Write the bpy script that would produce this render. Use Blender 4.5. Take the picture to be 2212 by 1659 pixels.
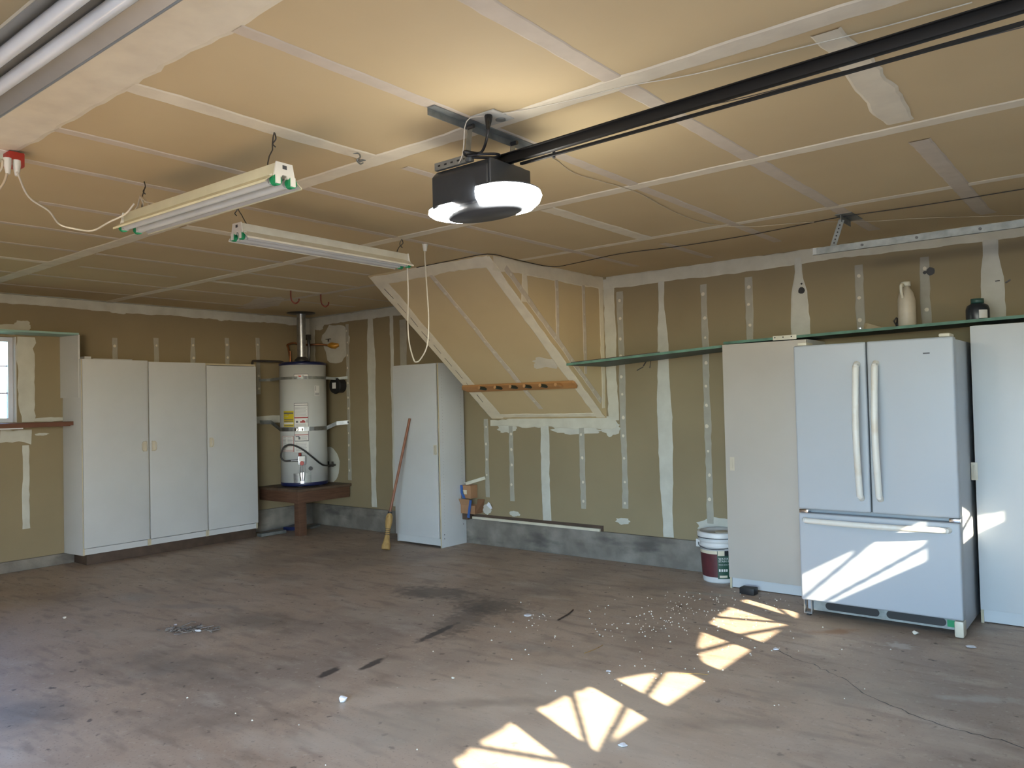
import bpy, bmesh, math, random
from math import sin, cos, pi, radians, sqrt
from mathutils import Vector, Matrix, noise
random.seed(7)
for o in list(bpy.data.objects): bpy.data.objects.remove(o)
C = bpy.context.scene.collection
# ---------------------------------------------------------------- camera
W, HT, F = 2212.0, 1659.0, 1696.65
H = 2.54                                   # ceiling height
CAM = Vector((8.09, -6.031, 1.43)); YAW, PIT, ROL = 0.6793, 0.0237, -0.0243
FW = Vector((-sin(YAW)*cos(PIT), cos(YAW)*cos(PIT), sin(PIT)))
_r = FW.cross(Vector((0, 0, 1))).normalized(); _u = _r.cross(FW)
RT = cos(ROL)*_r + sin(ROL)*_u; UP = -sin(ROL)*_r + cos(ROL)*_u
cd = bpy.data.cameras.new('camera'); cam = bpy.data.objects.new('camera', cd); C.objects.link(cam)
cd.sensor_width = 36; cd.lens = F/W*36; cd.clip_start = 0.02
cam.matrix_world = Matrix(((RT.x, UP.x, -FW.x, CAM.x), (RT.y, UP.y, -FW.y, CAM.y), (RT.z, UP.z, -FW.z, CAM.z), (0, 0, 0, 1)))
sc = bpy.context.scene; sc.camera = cam
# ---------------------------------------------------------------- view, world, sun
sc.view_settings.view_transform = 'Standard'; sc.view_settings.look = 'None'
sc.view_settings.gamma = 1; sc.view_settings.use_curve_mapping = False
sc.view_settings.exposure = 1.72
try:
    sc.cycles.diffuse_bounces = 7; sc.cycles.max_bounces = 12; sc.cycles.use_denoising = True
    sc.cycles.sample_clamp_indirect = 6.0; sc.cycles.caustics_reflective = False; sc.cycles.caustics_refractive = False
except Exception: pass
wd = bpy.data.worlds.new('world'); sc.world = wd; wd.use_nodes = True
wn = wd.node_tree; bg = wn.nodes['Background']
sky = wn.nodes.new('ShaderNodeTexSky'); sky.sky_type = 'NISHITA'; sky.sun_disc = False; sky.ozone_density = 5.0; sky.dust_density = .4
sky.sun_elevation = radians(28); sky.sun_rotation = math.atan2(1.72, -0.77)
wn.links.new(sky.outputs[0], bg.inputs[0]); bg.inputs[1].default_value = 1.0
sl = bpy.data.lights.new('sun', 'SUN'); sl.energy = 15; sl.angle = radians(0.38); sl.color = (1, .89, .72)
so = bpy.data.objects.new('sun', sl); C.objects.link(so)
SUN = Vector((-1.72, .77, -1)).normalized()
so.rotation_euler = SUN.to_track_quat('-Z', 'Y').to_euler(); so.location = (14, -9, 6)
def portal(name, loc, rot, sx, sy):
    l = bpy.data.lights.new(name, 'AREA'); l.shape = 'RECTANGLE'; l.size = sx; l.size_y = sy; l.cycles.is_portal = True
    o = bpy.data.objects.new(name, l); C.objects.link(o); o.location = loc; o.rotation_euler = rot
portal('portal_window', (-.14, -4.02, 1.755), (0, -pi/2, 0), .8, 1.5)
portal('portal_added_opening', (7.6, -7.53, 1.17), (pi/2, 0, 0), 3.4, 2.35)  # guides sky light through the added front wall opening
portal('portal_garage_door', (9.5, -3.64, 1.93), (0, pi/2, 0), .32, 4.9)
# ---------------------------------------------------------------- materials
def s2l(c):
    return tuple(((v/12.92) if v <= .04045 else ((v+.055)/1.055)**2.4) for v in c)
MATS = {}
def mat(name, col, rough=.6, col2=None, scale=6, lo=.35, hi=.7, metal=0, bump=0, bscale=60, emit=None, es=0, spec=.5, detail=6, stretch=None, alpha=None):
    """procedural material: colour (linear) mixed with col2 by noise"""
    m = bpy.data.materials.new(name); m.use_nodes = True; n = m.node_tree; b = n.nodes['Principled BSDF']
    b.inputs['Roughness'].default_value = rough; b.inputs['Metallic'].default_value = metal
    b.inputs['Specular IOR Level'].default_value = spec
    tc = n.nodes.new('ShaderNodeTexCoord'); src = tc.outputs['Object']
    if stretch:
        mp = n.nodes.new('ShaderNodeMapping'); mp.inputs['Scale'].default_value = stretch
        n.links.new(src, mp.inputs[0]); src = mp.outputs[0]
    if col2 is None: col2 = tuple(v*.88 for v in col)
    nz = n.nodes.new('ShaderNodeTexNoise'); nz.inputs['Scale'].default_value = scale; nz.inputs['Detail'].default_value = detail
    n.links.new(src, nz.inputs['Vector'])
    rp = n.nodes.new('ShaderNodeValToRGB'); rp.color_ramp.elements[0].position = lo; rp.color_ramp.elements[1].position = hi
    rp.color_ramp.elements[0].color = (*col, 1); rp.color_ramp.elements[1].color = (*col2, 1)
    n.links.new(nz.outputs['Fac'], rp.inputs[0]); n.links.new(rp.outputs[0], b.inputs['Base Color'])
    if bump:
        z = n.nodes.new('ShaderNodeTexNoise'); z.inputs['Scale'].default_value = bscale; z.inputs['Detail'].default_value = 4
        n.links.new(src, z.inputs['Vector'])
        bp = n.nodes.new('ShaderNodeBump'); bp.inputs['Strength'].default_value = bump; bp.inputs['Distance'].default_value = .01
        n.links.new(z.outputs['Fac'], bp.inputs['Height']); n.links.new(bp.outputs[0], b.inputs['Normal'])
    if emit:
        b.inputs['Emission Color'].default_value = (*emit, 1); b.inputs['Emission Strength'].default_value = es
    MATS[name] = m; return m
def more(m, fac_scale, col, lo, hi, detail=3, stretch=None, blend=1.0, vor=False):
    """mix a further noise-masked colour over a material's base colour"""
    n = m.node_tree; b = n.nodes['Principled BSDF']; src = b.inputs['Base Color'].links[0].from_socket
    tc = n.nodes.new('ShaderNodeTexCoord'); v = tc.outputs['Object']
    if stretch:
        mp = n.nodes.new('ShaderNodeMapping'); mp.inputs['Scale'].default_value = stretch; mp.inputs['Location'].default_value = (3.1, 7.7, 1.3)
        n.links.new(v, mp.inputs[0]); v = mp.outputs[0]
    nz = n.nodes.new('ShaderNodeTexNoise'); nz.inputs['Scale'].default_value = fac_scale; nz.inputs['Detail'].default_value = detail
    n.links.new(v, nz.inputs['Vector'])
    mr = n.nodes.new('ShaderNodeMapRange'); mr.inputs['From Min'].default_value = lo; mr.inputs['From Max'].default_value = hi; mr.inputs['To Max'].default_value = blend
    n.links.new(nz.outputs['Fac'], mr.inputs['Value'])
    mx = n.nodes.new('ShaderNodeMix'); mx.data_type = 'RGBA'
    n.links.new(mr.outputs[0], mx.inputs['Factor']); n.links.new(src, mx.inputs['A']); mx.inputs['B'].default_value = (*col, 1)
    n.links.new(mx.outputs['Result'], b.inputs['Base Color'])
def blotch(m, ctr, rx, ry, col, blend=.8, soft=.5, rot=0, nscale=9, namt=.5):
    """a stain or painted glow with a place and shape of its own (floor, x/y plane)"""
    n = m.node_tree; b = n.nodes['Principled BSDF']; src = b.inputs['Base Color'].links[0].from_socket
    tc = n.nodes.new('ShaderNodeTexCoord')
    nz = n.nodes.new('ShaderNodeTexNoise'); nz.inputs['Scale'].default_value = nscale; nz.inputs['Detail'].default_value = 5
    n.links.new(tc.outputs['Object'], nz.inputs['Vector'])
    mp = n.nodes.new('ShaderNodeMapping'); mp.vector_type = 'TEXTURE'
    mp.inputs['Location'].default_value = (ctr[0], ctr[1], 0); mp.inputs['Rotation'].default_value = (0, 0, rot); mp.inputs['Scale'].default_value = (rx, ry, 1)
    n.links.new(tc.outputs['Object'], mp.inputs[0])
    ln = n.nodes.new('ShaderNodeVectorMath'); ln.operation = 'LENGTH'; n.links.new(mp.outputs[0], ln.inputs[0])
    ad = n.nodes.new('ShaderNodeMath'); ad.operation = 'MULTIPLY_ADD'; ad.inputs[1].default_value = namt*2; ad.inputs[2].default_value = -namt
    n.links.new(nz.outputs['Fac'], ad.inputs[0])
    sm = n.nodes.new('ShaderNodeMath'); n.links.new(ln.outputs['Value'], sm.inputs[0]); n.links.new(ad.outputs[0], sm.inputs[1])
    mr = n.nodes.new('ShaderNodeMapRange'); mr.inputs['From Min'].default_value = 1; mr.inputs['From Max'].default_value = 1-soft; mr.inputs['To Max'].default_value = blend
    n.links.new(sm.outputs[0], mr.inputs['Value'])
    mx = n.nodes.new('ShaderNodeMix'); mx.data_type = 'RGBA'
    n.links.new(mr.outputs[0], mx.inputs['Factor']); n.links.new(src, mx.inputs['A']); mx.inputs['B'].default_value = (*col, 1)
    n.links.new(mx.outputs['Result'], b.inputs['Base Color'])
def M(n): return MATS[n]
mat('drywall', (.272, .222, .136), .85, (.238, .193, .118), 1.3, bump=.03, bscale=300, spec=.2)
mat('drywall_lit', (.58, .465, .275), .8, (.52, .41, .24), 1.1, bump=.03, bscale=300, spec=.25)  # same board as the walls, with brighter light painted into its colour
mat('mud', (.74, .68, .53), .75, (.66, .60, .47), 9, bump=.08, bscale=40, spec=.25)
mat('mud_white', (.54, .54, .48), .75, (.46, .455, .40), 7, bump=.08, bscale=40, spec=.25)
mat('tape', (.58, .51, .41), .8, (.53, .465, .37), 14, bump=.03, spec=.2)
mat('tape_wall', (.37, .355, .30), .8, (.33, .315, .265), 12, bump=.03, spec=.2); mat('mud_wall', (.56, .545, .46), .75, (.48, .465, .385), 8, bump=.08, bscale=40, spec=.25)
mat('spot', (.66, .61, .5), .75, bump=.05)
fl = mat('concrete_floor', (.36, .268, .195), .5, (.45, .355, .27), 2.2, .3, .7, bump=.05, bscale=25, spec=.45, detail=9)
more(fl, 1.1, (.25, .20, .165), .5, .66, 6, (1, .6, 1), .7)
more(fl, 3.2, (.47, .41, .34), .56, .74, 8, (.7, 1.6, 1), .75)
more(fl, 30, (.50, .45, .38), .60, .72, 5, None, .5)
more(fl, 7, (.20, .15, .115), .52, .68, 8, (.6, 1.8, 1), .55)
more(fl, 75, (.16, .12, .095), .60, .68, 3, None, .5)
more(fl, 16, (.06, .045, .036), .655, .72, 3, None, .8)
mat('curb', (.15, .135, .115), .85, (.26, .24, .205), 5, .4, .72, bump=.35, bscale=35, detail=10)
more(M('curb'), 2.5, (.07, .065, .058), .5, .66, 5, (1, 1, 3), .8)
mat('laminate', (.54, .555, .56), .38, (.51, .525, .53), 3, spec=.5)
mat('laminate_dirty', (.53, .545, .55), .42, (.49, .505, .51), 2.2, .4, .75)
mat('laminate_cream', (.46, .43, .385), .42, (.43, .40, .355), 2)
mat('edge_band', (.52, .46, .32), .5)
mat('pull', (.58, .53, .42), .4)
mat('enamel', (.40, .43, .46), .4, (.39, .42, .45), 2, spec=.4)
mat('enamel_handle', (.68, .67, .62), .35, (.60, .53, .43), 9, .5, .75)
mat('cream_plastic', (.62, .58, .46), .4)
mat('tank_white', (.56, .585, .585), .22, (.53, .555, .555), 4)
mat('navy', (.012, .018, .075), .35)
mat('black', (.012, .012, .013), .5)
mat('dark_grey', (.024, .029, .037), .42, (.02, .025, .032), 40)
mat('mid_grey', (.052, .058, .066), .5)
mat('rail_black', (.008, .0075, .007), .55, spec=.3)
mat('galv', (.42, .44, .45), .35, (.30, .32, .33), 25, metal=.9)
mat('galv_dull', (.30, .32, .31), .5, (.2, .215, .21), 18, metal=.6)
mat('steel_dark', (.10, .10, .10), .4, metal=.8)
mat('chrome', (.7, .7, .7), .15, metal=1)
mat('wood_old', (.085, .040, .024), .6, (.13, .066, .038), 7, stretch=(1, 1, 9), bump=.1)
mat('wood_top', (.12, .08, .052), .65, (.075, .046, .03), 6, bump=.1)
mat('wood_dark', (.055, .035, .024), .7, (.085, .055, .038), 9, bump=.1)
mat('wood_brown', (.15, .062, .035), .6, (.11, .045, .027), 8, stretch=(1, .2, 1))
mat('wood_pine', (.46, .235, .085), .5, (.34, .165, .06), 8, stretch=(.3, 2, 2))
mat('wood_stick', (.26, .105, .055), .5, (.19, .075, .04), 10)
mat('peg_dark', (.02, .03, .022), .5)
mat('straw', (.42, .27, .095), .7, (.28, .17, .055), 60, stretch=(1, 1, .12), bump=.3, bscale=90)
mat('green_edge', (.11, .24, .175), .6, (.06, .13, .09), 12)
mat('shelf_board', (.075, .11, .10), .6, (.05, .075, .07), 5)
mat('shelf_top', (.035, .04, .038), .8)
mat('teal_board', (.30, .48, .43), .5, (.27, .43, .39), 3)
mat('copper', (.36, .15, .06), .35, (.16, .07, .035), 12, metal=.8)
mat('brass', (.50, .26, .03), .5, (.36, .17, .02), 20, metal=.2)
mat('iron', (.03, .024, .02), .6)
mat('red', (.42, .035, .02), .45); mat('red_dark', (.26, .02, .012), .5)
mat('rust_hook', (.22, .045, .022), .5)
mat('yellow', (.62, .50, .02), .5); mat('label_white', (.72, .72, .70), .5); mat('label_line', (.13, .13, .15), .6)
mat('label_red', (.40, .05, .05), .6); mat('label_grey', (.45, .45, .46), .6)
mat('cord_white', (.66, .62, .52), .5); mat('cord_yellowed', (.58, .50, .36), .5)
mat('fixture_paint', (.60, .57, .40), .45, (.52, .49, .33), 9); mat('fixture_white', (.66, .65, .55), .4, (.58, .56, .46), 14)
mat('reflector', (.62, .64, .62), .22, metal=.25)
mat('tube_glass', (.66, .69, .64), .12, spec=.8); mat('tube_bright', (.60, .62, .60), .08, spec=1); mat('reflector_dull', (.34, .35, .33), .35, metal=.5)
mat('socket_green', (.01, .26, .10), .35); mat('socket_white', (.74, .74, .68), .4)
mat('led', (.9, .9, .9), .3, emit=(1, .95, .87), es=31)
mat('cardboard', (.36, .20, .105), .75, (.30, .165, .085), 8); mat('cardboard_dark', (.20, .10, .05), .8)
mat('blue_tape', (.035, .11, .34), .6); mat('paper', (.72, .74, .77), .7)
mat('pail', (.66, .67, .66), .35); mat('pail_lid', (.50, .47, .42), .5, (.58, .56, .52), 8)
mat('maroon', (.10, .022, .025), .5, (.075, .018, .022), 20); mat('label_green', (.018, .07, .045), .5); mat('cream_print', (.64, .58, .44), .6)
mat('foam', (.72, .69, .58), .8); mat('litter', (.20, .18, .16), .9, (.11, .095, .08), 60)
mat('jug', (.50, .46, .37), .45, (.42, .38, .30), 12); mat('bottle_dark', (.018, .024, .032), .3); mat('cap_green', (.03, .085, .075), .4)
mat('window_frame', (.60, .64, .74), .4); mat('muntin', (.20, .17, .30), .5)
mat('lawn', (.10, .17, .05), .9, (.20, .26, .09), 3); mat('leaf', (.16, .30, .12), .7, (.30, .42, .2), 2)
mat('leaf2', (.24, .36, .16), .7, (.5, .55, .36), 3)
mat('driveway', (.22, .23, .25), .9, (.19, .20, .22), 3); mat('door_white', (.62, .62, .60), .5); mat('stain_dark', (.045, .04, .038), .45)
g = bpy.data.materials.new('glass'); g.use_nodes = True; MATS['glass'] = g
gb = g.node_tree.nodes['Principled BSDF']; gn = g.node_tree
_tr = gn.nodes.new('ShaderNodeBsdfTransparent'); _tr.inputs[0].default_value = (.93, .95, .95, 1)
_gl = gn.nodes.new('ShaderNodeBsdfGlossy'); _gl.inputs['Roughness'].default_value = .02
_mx = gn.nodes.new('ShaderNodeMixShader'); _fr = gn.nodes.new('ShaderNodeFresnel'); _fr.inputs[0].default_value = 1.3
gn.links.new(_fr.outputs[0], _mx.inputs[0]); gn.links.new(_tr.outputs[0], _mx.inputs[1]); gn.links.new(_gl.outputs[0], _mx.inputs[2])
gn.links.new(_mx.outputs[0], gn.nodes['Material Output'].inputs[0])
dg_ = g.copy(); dg_.name = 'dimming_glass'; MATS['dimming_glass'] = dg_  # tint added to dim the sun coming through the garage door
for n_ in dg_.node_tree.nodes:
    if n_.type == 'BSDF_TRANSPARENT': n_.inputs[0].default_value = (.82, .81, .78, 1)
# ---------------------------------------------------------------- geometry helpers
def ray(px, py): return RT*((px-W/2)/F) + UP*(-(py-HT/2)/F) + FW
SURF = {  # plane point, normal into the room
    'ceil': (Vector((0, 0, H)), Vector((0, 0, -1))), 'back': (Vector((0, 0, 0)), Vector((0, -1, 0))),
    'left': (Vector((0, 0, 0)), Vector((1, 0, 0))), 'floor': (Vector((0, 0, 0)), Vector((0, 0, 1))),
    'tri': (Vector((4.305, 0, 0)), Vector((1, 0, 0))),
}
SL0, SL1, SLY = 1.265, H, -1.595                      # soffit slope: z at the wall, z at the ceiling, how far out
SN = Vector((0, -(SL1-SL0), SLY)).normalized()        # points down and out
if SN.z > 0: SN = -SN
SURF['slope'] = (Vector((3.6, 0, SL0)), SN)
def at(px, py, surf=None, y=None, x=None, z=None, off=0):
    """the point of a real plane seen at a pixel of the photograph"""
    if surf: p0, n = SURF[surf]
    elif y is not None: p0, n = Vector((0, y, 0)), Vector((0, 1, 0))
    elif x is not None: p0, n = Vector((x, 0, 0)), Vector((1, 0, 0))
    else: p0, n = Vector((0, 0, z)), Vector((0, 0, 1))
    d = ray(px, py); t = ((p0-CAM).dot(n) + off)/d.dot(n); return CAM + d*t
class MB:
    def __init__(s): s.v = []; s.f = []; s.m = []; s.sm = []
    def add(s, vs, fs, mi=0, smooth=False):
        k = len(s.v); s.v += [Vector(v) for v in vs]
        for f in fs: s.f.append([i+k for i in f]); s.m.append(mi); s.sm.append(smooth)
        return s
    def box(s, a, b, mi=0, M4=None):
        x0, x1 = sorted((a[0], b[0])); y0, y1 = sorted((a[1], b[1])); z0, z1 = sorted((a[2], b[2]))
        vs = [Vector(v) for v in [(x0,y0,z0),(x1,y0,z0),(x1,y1,z0),(x0,y1,z0),(x0,y0,z1),(x1,y0,z1),(x1,y1,z1),(x0,y1,z1)]]
        if M4: vs = [M4 @ v for v in vs]
        return s.add(vs, [(0,3,2,1),(4,5,6,7),(0,1,5,4),(1,2,6,5),(2,3,7,6),(3,0,4,7)], mi)
    def bar(s, p, q, w, h, up=Vector((0, 0, 1)), mi=0):
        """rectangular bar from p to q, w sideways, h along up"""
        p, q = Vector(p), Vector(q); d = (q-p).normalized(); sd = d.cross(up).normalized(); u = sd.cross(d)
        vs = [e + sd*a*w/2 + u*b*h/2 for e in (p, q) for a, b in ((-1,-1),(1,-1),(1,1),(-1,1))]
        return s.add(vs, [(0,1,2,3),(7,6,5,4),(0,4,5,1),(1,5,6,2),(2,6,7,3),(3,7,4,0)], mi)
    def tube(s, pts, r, n=8, mi=0, caps=True, radii=None):
        pts = [Vector(p) for p in pts]; rings = []; up = None
        for i, p in enumerate(pts):
            d = (pts[min(i+1, len(pts)-1)] - pts[max(i-1, 0)]).normalized()
            if up is None: up = d.orthogonal().normalized()
            up = (up - d*up.dot(d)).normalized(); sd = d.cross(up)
            rr = radii[i] if radii else r
            rings.append([p + (up*cos(2*pi*k/n) + sd*sin(2*pi*k/n))*rr for k in range(n)])
        vs = [v for rg in rings for v in rg]; fs = []
        for i in range(len(pts)-1):
            for k in range(n):
                a, b = i*n+k, i*n+(k+1) % n; fs.append((a, b, b+n, a+n))
        s.add(vs, fs, mi, True)
        if caps: s.add(rings[0], [tuple(range(n))[::-1]], mi); s.add(rings[-1], [tuple(range(n))], mi)
        return s
    def lathe(s, c, prof, n=32, mi=0, a0=0, a1=2*pi):
        """prof: (r, z) pairs about the vertical axis at c"""
        full = abs(a1-a0-2*pi) < 1e-6; m = n if full else n+1; vs = []; fs = []
        for r, z in prof:
            for k in range(m):
                a = a0+(a1-a0)*k/n; vs.append((c[0]+r*cos(a), c[1]+r*sin(a), c[2]+z))
        for i in range(len(prof)-1):
            for k in range(n):
                a, b = i*m+k, i*m+(k+1) % m; fs.append((a, b, b+m, a+m))
        return s.add(vs, fs, mi, True)
    def prism(s, poly, d, mi=0):
        """extrude a 3D polygon by the vector d"""
        p = [Vector(v) for v in poly]; d = Vector(d); n = len(p)
        return s.add(p + [v+d for v in p], [tuple(range(n))[::-1], tuple(range(n, 2*n))] + [(i, (i+1) % n, (i+1) % n+n, i+n) for i in range(n)], mi)
    def slab_holes(s, o, ux, uy, d, rect, holes, mi=0):
        """rectangular slab in plane (o, ux, uy) with rectangular holes, thickness vector d"""
        xs = sorted({rect[0], rect[1], *[h[0] for h in holes], *[h[1] for h in holes]})
        ys = sorted({rect[2], rect[3], *[h[2] for h in holes], *[h[3] for h in holes]})
        o, ux, uy, d = Vector(o), Vector(ux), Vector(uy), Vector(d)
        for i in range(len(xs)-1):
            for j in range(len(ys)-1):
                cx, cy = (xs[i]+xs[i+1])/2, (ys[j]+ys[j+1])/2
                if any(h[0] < cx < h[1] and h[2] < cy < h[3] for h in holes): continue
                P = [o+ux*a+uy*b for a, b in ((xs[i],ys[j]),(xs[i+1],ys[j]),(xs[i+1],ys[j+1]),(xs[i],ys[j+1]))]
                s.prism(P, d, mi)
        return s
def wloc(o):
    v = Vector((0, 0, 0))
    while o: v += o.location; o = o.parent
    return v
def obj(name, mb, mats, parent=None, loc=None, bevel=0, smooth=False, kind=None, label=None, seg=2):
    me = bpy.data.meshes.new(name)
    base = wloc(parent) if parent else Vector((0, 0, 0))
    own = Vector(loc) if (loc is not None and not parent) else Vector((0, 0, 0))
    me.from_pydata([v-base-own for v in mb.v], [], mb.f)
    for m_ in (mats if isinstance(mats, (list, tuple)) else [mats]): me.materials.append(M(m_))
    for p, k, q in zip(me.polygons, mb.m, mb.sm): p.material_index = k; p.use_smooth = q or smooth
    bm = bmesh.new(); bm.from_mesh(me)
    if bevel or smooth: bmesh.ops.remove_doubles(bm, verts=bm.verts, dist=1e-5)
    bmesh.ops.recalc_face_normals(bm, faces=bm.faces)
    if bevel:
        es = [e for e in bm.edges if len(e.link_faces) == 2 and e.calc_face_angle(0) > .6]
        bmesh.ops.bevel(bm, geom=es, offset=bevel, segments=seg, affect='EDGES', clamp_overlap=True, profile=.6)
        for f in bm.faces: f.smooth = True
    bm.to_mesh(me); bm.free()
    if bevel:
        try: me.set_sharp_from_angle(angle=radians(50))
        except Exception: pass
    o = bpy.data.objects.new(name, me); C.objects.link(o); o.location = own
    if parent: o.parent = parent
    if kind: o['kind'] = kind
    if label: o['label'] = label
    return o
def tag(o, label, cat, group=None, kind=None):
    o['label'] = label; o['category'] = cat
    if group: o['group'] = group
    if kind: o['kind'] = kind
    return o
def thing(name, label, cat, loc, group=None, kind=None):
    o = bpy.data.objects.new(name, None); C.objects.link(o); o.location = loc; o.empty_display_size = .05
    return tag(o, label, cat, group, kind)
def dup(root, delta, label=None, group=None):
    r = root.copy(); C.objects.link(r); r.location = root.location + Vector(delta)
    if label: r['label'] = label
    if group: r['group'] = group
    for ch in list(root.children):
        c = ch.copy(); C.objects.link(c); c.parent = r
        for g_ in ch.children:
            d = g_.copy(); C.objects.link(d); d.parent = c
    return r
def smoothline(pts, n=6):
    """Catmull-Rom through points"""
    P = [Vector(p) for p in pts]; P = [2*P[0]-P[1]] + P + [2*P[-1]-P[-2]]; out = []
    for i in range(1, len(P)-2):
        for k in range(n):
            t = k/n; a, b, c, d = P[i-1], P[i], P[i+1], P[i+2]
            out.append(.5*((2*b)+(c-a)*t+(2*a-5*b+4*c-d)*t*t+(3*b-a-3*c+d)*t**3))
    out.append(P[-2]); return out
def text_mesh(mb, txt, o, ux, uy, size, mi=0, off=None, align='LEFT'):
    """lettering laid as flat faces; off(u, v) -> 3D point overrides the plane"""
    cu = bpy.data.curves.new('t', 'FONT'); cu.body = txt; cu.size = size; cu.align_x = align; cu.resolution_u = 2
    ob = bpy.data.objects.new('t', cu); C.objects.link(ob)
    dg = bpy.context.evaluated_depsgraph_get(); me = ob.evaluated_get(dg).to_mesh()
    vs = [off(v.co.x, v.co.y) if off else Vector(o)+Vector(ux)*v.co.x+Vector(uy)*v.co.y for v in me.vertices]
    mb.add(vs, [tuple(p.vertices) for p in me.polygons], mi)
    ob.evaluated_get(dg).to_mesh_clear(); bpy.data.objects.remove(ob); bpy.data.curves.remove(cu)
# ---------------------------------------------------------------- the room
YF, XR = -7.4, 9.4            # front wall and garage-door wall
def struct(name, mb, m, parent=None, **k):
    return obj(name, mb, m, parent, kind='structure', **k)
floor = struct('floor', MB().box((-.15, YF-.15, -.12), (XR+.15, .15, 0)), 'concrete_floor')
ceiling = struct('ceiling', MB().box((-.15, YF-.15, H), (XR+.15, .15, H+.12)), 'drywall_lit')
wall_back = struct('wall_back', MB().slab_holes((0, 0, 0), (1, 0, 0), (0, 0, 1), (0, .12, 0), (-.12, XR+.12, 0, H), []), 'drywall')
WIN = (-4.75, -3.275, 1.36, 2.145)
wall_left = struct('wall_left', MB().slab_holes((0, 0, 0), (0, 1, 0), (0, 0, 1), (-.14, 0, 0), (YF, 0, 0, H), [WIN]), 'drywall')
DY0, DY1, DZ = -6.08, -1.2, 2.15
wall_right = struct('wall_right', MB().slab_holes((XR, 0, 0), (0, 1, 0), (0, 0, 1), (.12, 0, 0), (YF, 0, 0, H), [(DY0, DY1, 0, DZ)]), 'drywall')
DX = (5.9, 9.3)  # unseen opening added behind the camera, sized for its daylight and sun bounce
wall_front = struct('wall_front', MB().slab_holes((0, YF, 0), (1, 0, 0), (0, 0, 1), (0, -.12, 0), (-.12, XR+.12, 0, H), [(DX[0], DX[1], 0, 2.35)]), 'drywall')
# concrete curb along the foot of the walls
def rough_box(mb, a, b, nx, amp=.004, axis=0):
    mb.box(a, b)
cb = MB(); cb.box((0, -.03, 0), (5.62, .01, .25)); struct('baseboard_back', cb, 'curb', bevel=.006)
cb = MB(); cb.box((-.01, YF, 0), (.03, -2.8, .10)); cb.box((-.01, -1.02, 0), (.03, 0, .25)); struct('baseboard_left', cb, 'curb', bevel=.006)
# stair soffit: a sloping box that comes down out of the ceiling onto the back wall
sx0, sx1 = 2.955, 4.305
sf = MB().prism([(sx0, SLY, H), (sx0, .005, H), (sx0, .005, SL0)], (sx1-sx0, 0, 0)); soffit = struct('wall_soffit', sf, 'drywall_lit')
# ---------------------------------------------------------------- joint tape and mud on the drywall
PAR = {'ceil': ceiling, 'back': wall_back, 'left': wall_left, 'tri': soffit, 'slope': soffit}
def ribbon(surf, pts3, widths, m, edge=.006, off=.0022, dots=0, name='joint_tape', step=.05, rnd=None, dotr=.014):
    n = SURF[surf][1]; P = [Vector(p) for p in pts3]; off += random.uniform(0, .0014)
    if not isinstance(widths, (list, tuple)): widths = [widths]*len(P)
    L = [0]
    for i in range(1, len(P)): L.append(L[-1]+(P[i]-P[i-1]).length)
    N = max(2, int(L[-1]/step)); left = []; right = []; seed = random.random()*100
    for k in range(N+1):
        s = L[-1]*k/N; i = max(j for j in range(len(L)) if L[j] <= s+1e-9); i = min(i, len(P)-2)
        t = (s-L[i])/max(L[i+1]-L[i], 1e-9); p = P[i].lerp(P[i+1], t); w = widths[i]*(1-t)+widths[i+1]*t
        d = (P[i+1]-P[i]).normalized(); sd = d.cross(n).normalized()
        e1 = edge*(noise.noise(Vector((s*3, seed, 0)))*1.6+noise.noise(Vector((s*14, seed, 5)))*.9+random.uniform(-.35, .35))
        e2 = edge*(noise.noise(Vector((s*3, seed, 9)))*1.6+noise.noise(Vector((s*14, seed, 15)))*.9+random.uniform(-.35, .35))
        left.append(p+sd*(w/2+e1)+n*off); right.append(p-sd*(w/2+e2)+n*off)
    mb = MB(); k = len(left)
    # a low mound: edges touch the board, the middle stands proud
    mid = [(a+b)/2+n*off*.5 for a, b in zip(left, right)]
    lo = [a-n*(off-.0004) for a in left]; ro = [a-n*(off-.0004) for a in right]
    li = [a.lerp(c, .18) for a, c in zip(left, mid)]; ri = [a.lerp(c, .18) for a, c in zip(right, mid)]
    vs = lo+li+ri+ro; fs = []
    for r in range(3):
        for i in range(k-1): fs.append((r*k+i, r*k+i+1, (r+1)*k+i+1, (r+1)*k+i))
    mb.add(vs, fs, 0)
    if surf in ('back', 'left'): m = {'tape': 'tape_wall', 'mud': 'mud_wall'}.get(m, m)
    ms = [m]
    if dots:
        ms.append('spot'); s = .08
        while s < L[-1]-.04:
            i = min(max(j for j in range(len(L)) if L[j] <= s), len(P)-2); t = (s-L[i])/(L[i+1]-L[i]); p = P[i].lerp(P[i+1], t)
            d = (P[i+1]-P[i]).normalized(); sd = d.cross(n); p = p+sd*random.uniform(-.006, .006)
            r = random.uniform(.75, 1.2)*dotr
            mb.add([p+n*(off*1.7)]+[p+(d*cos(a*pi/4)+sd*sin(a*pi/4))*r*random.uniform(.85, 1.15)+n*(off*1.5) for a in range(8)], [(0, 1+a, 1+(a+1) % 8) for a in range(8)], 1)
            s += dots*random.uniform(.8, 1.15)
    o = obj(name, mb, ms, PAR[surf]); return o
def tape(surf, a, b, w, m='tape', mid=(), ax=None, **k):
    """tape between two pixels of the photo on a surface; ax=(axis index, value) snaps it straight"""
    pts = [at(*q, surf) for q in (a, *mid, b)]
    if ax is not None:
        for p in pts: p[ax[0]] = ax[1]
    return ribbon(surf, pts, w, m, **k)
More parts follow.
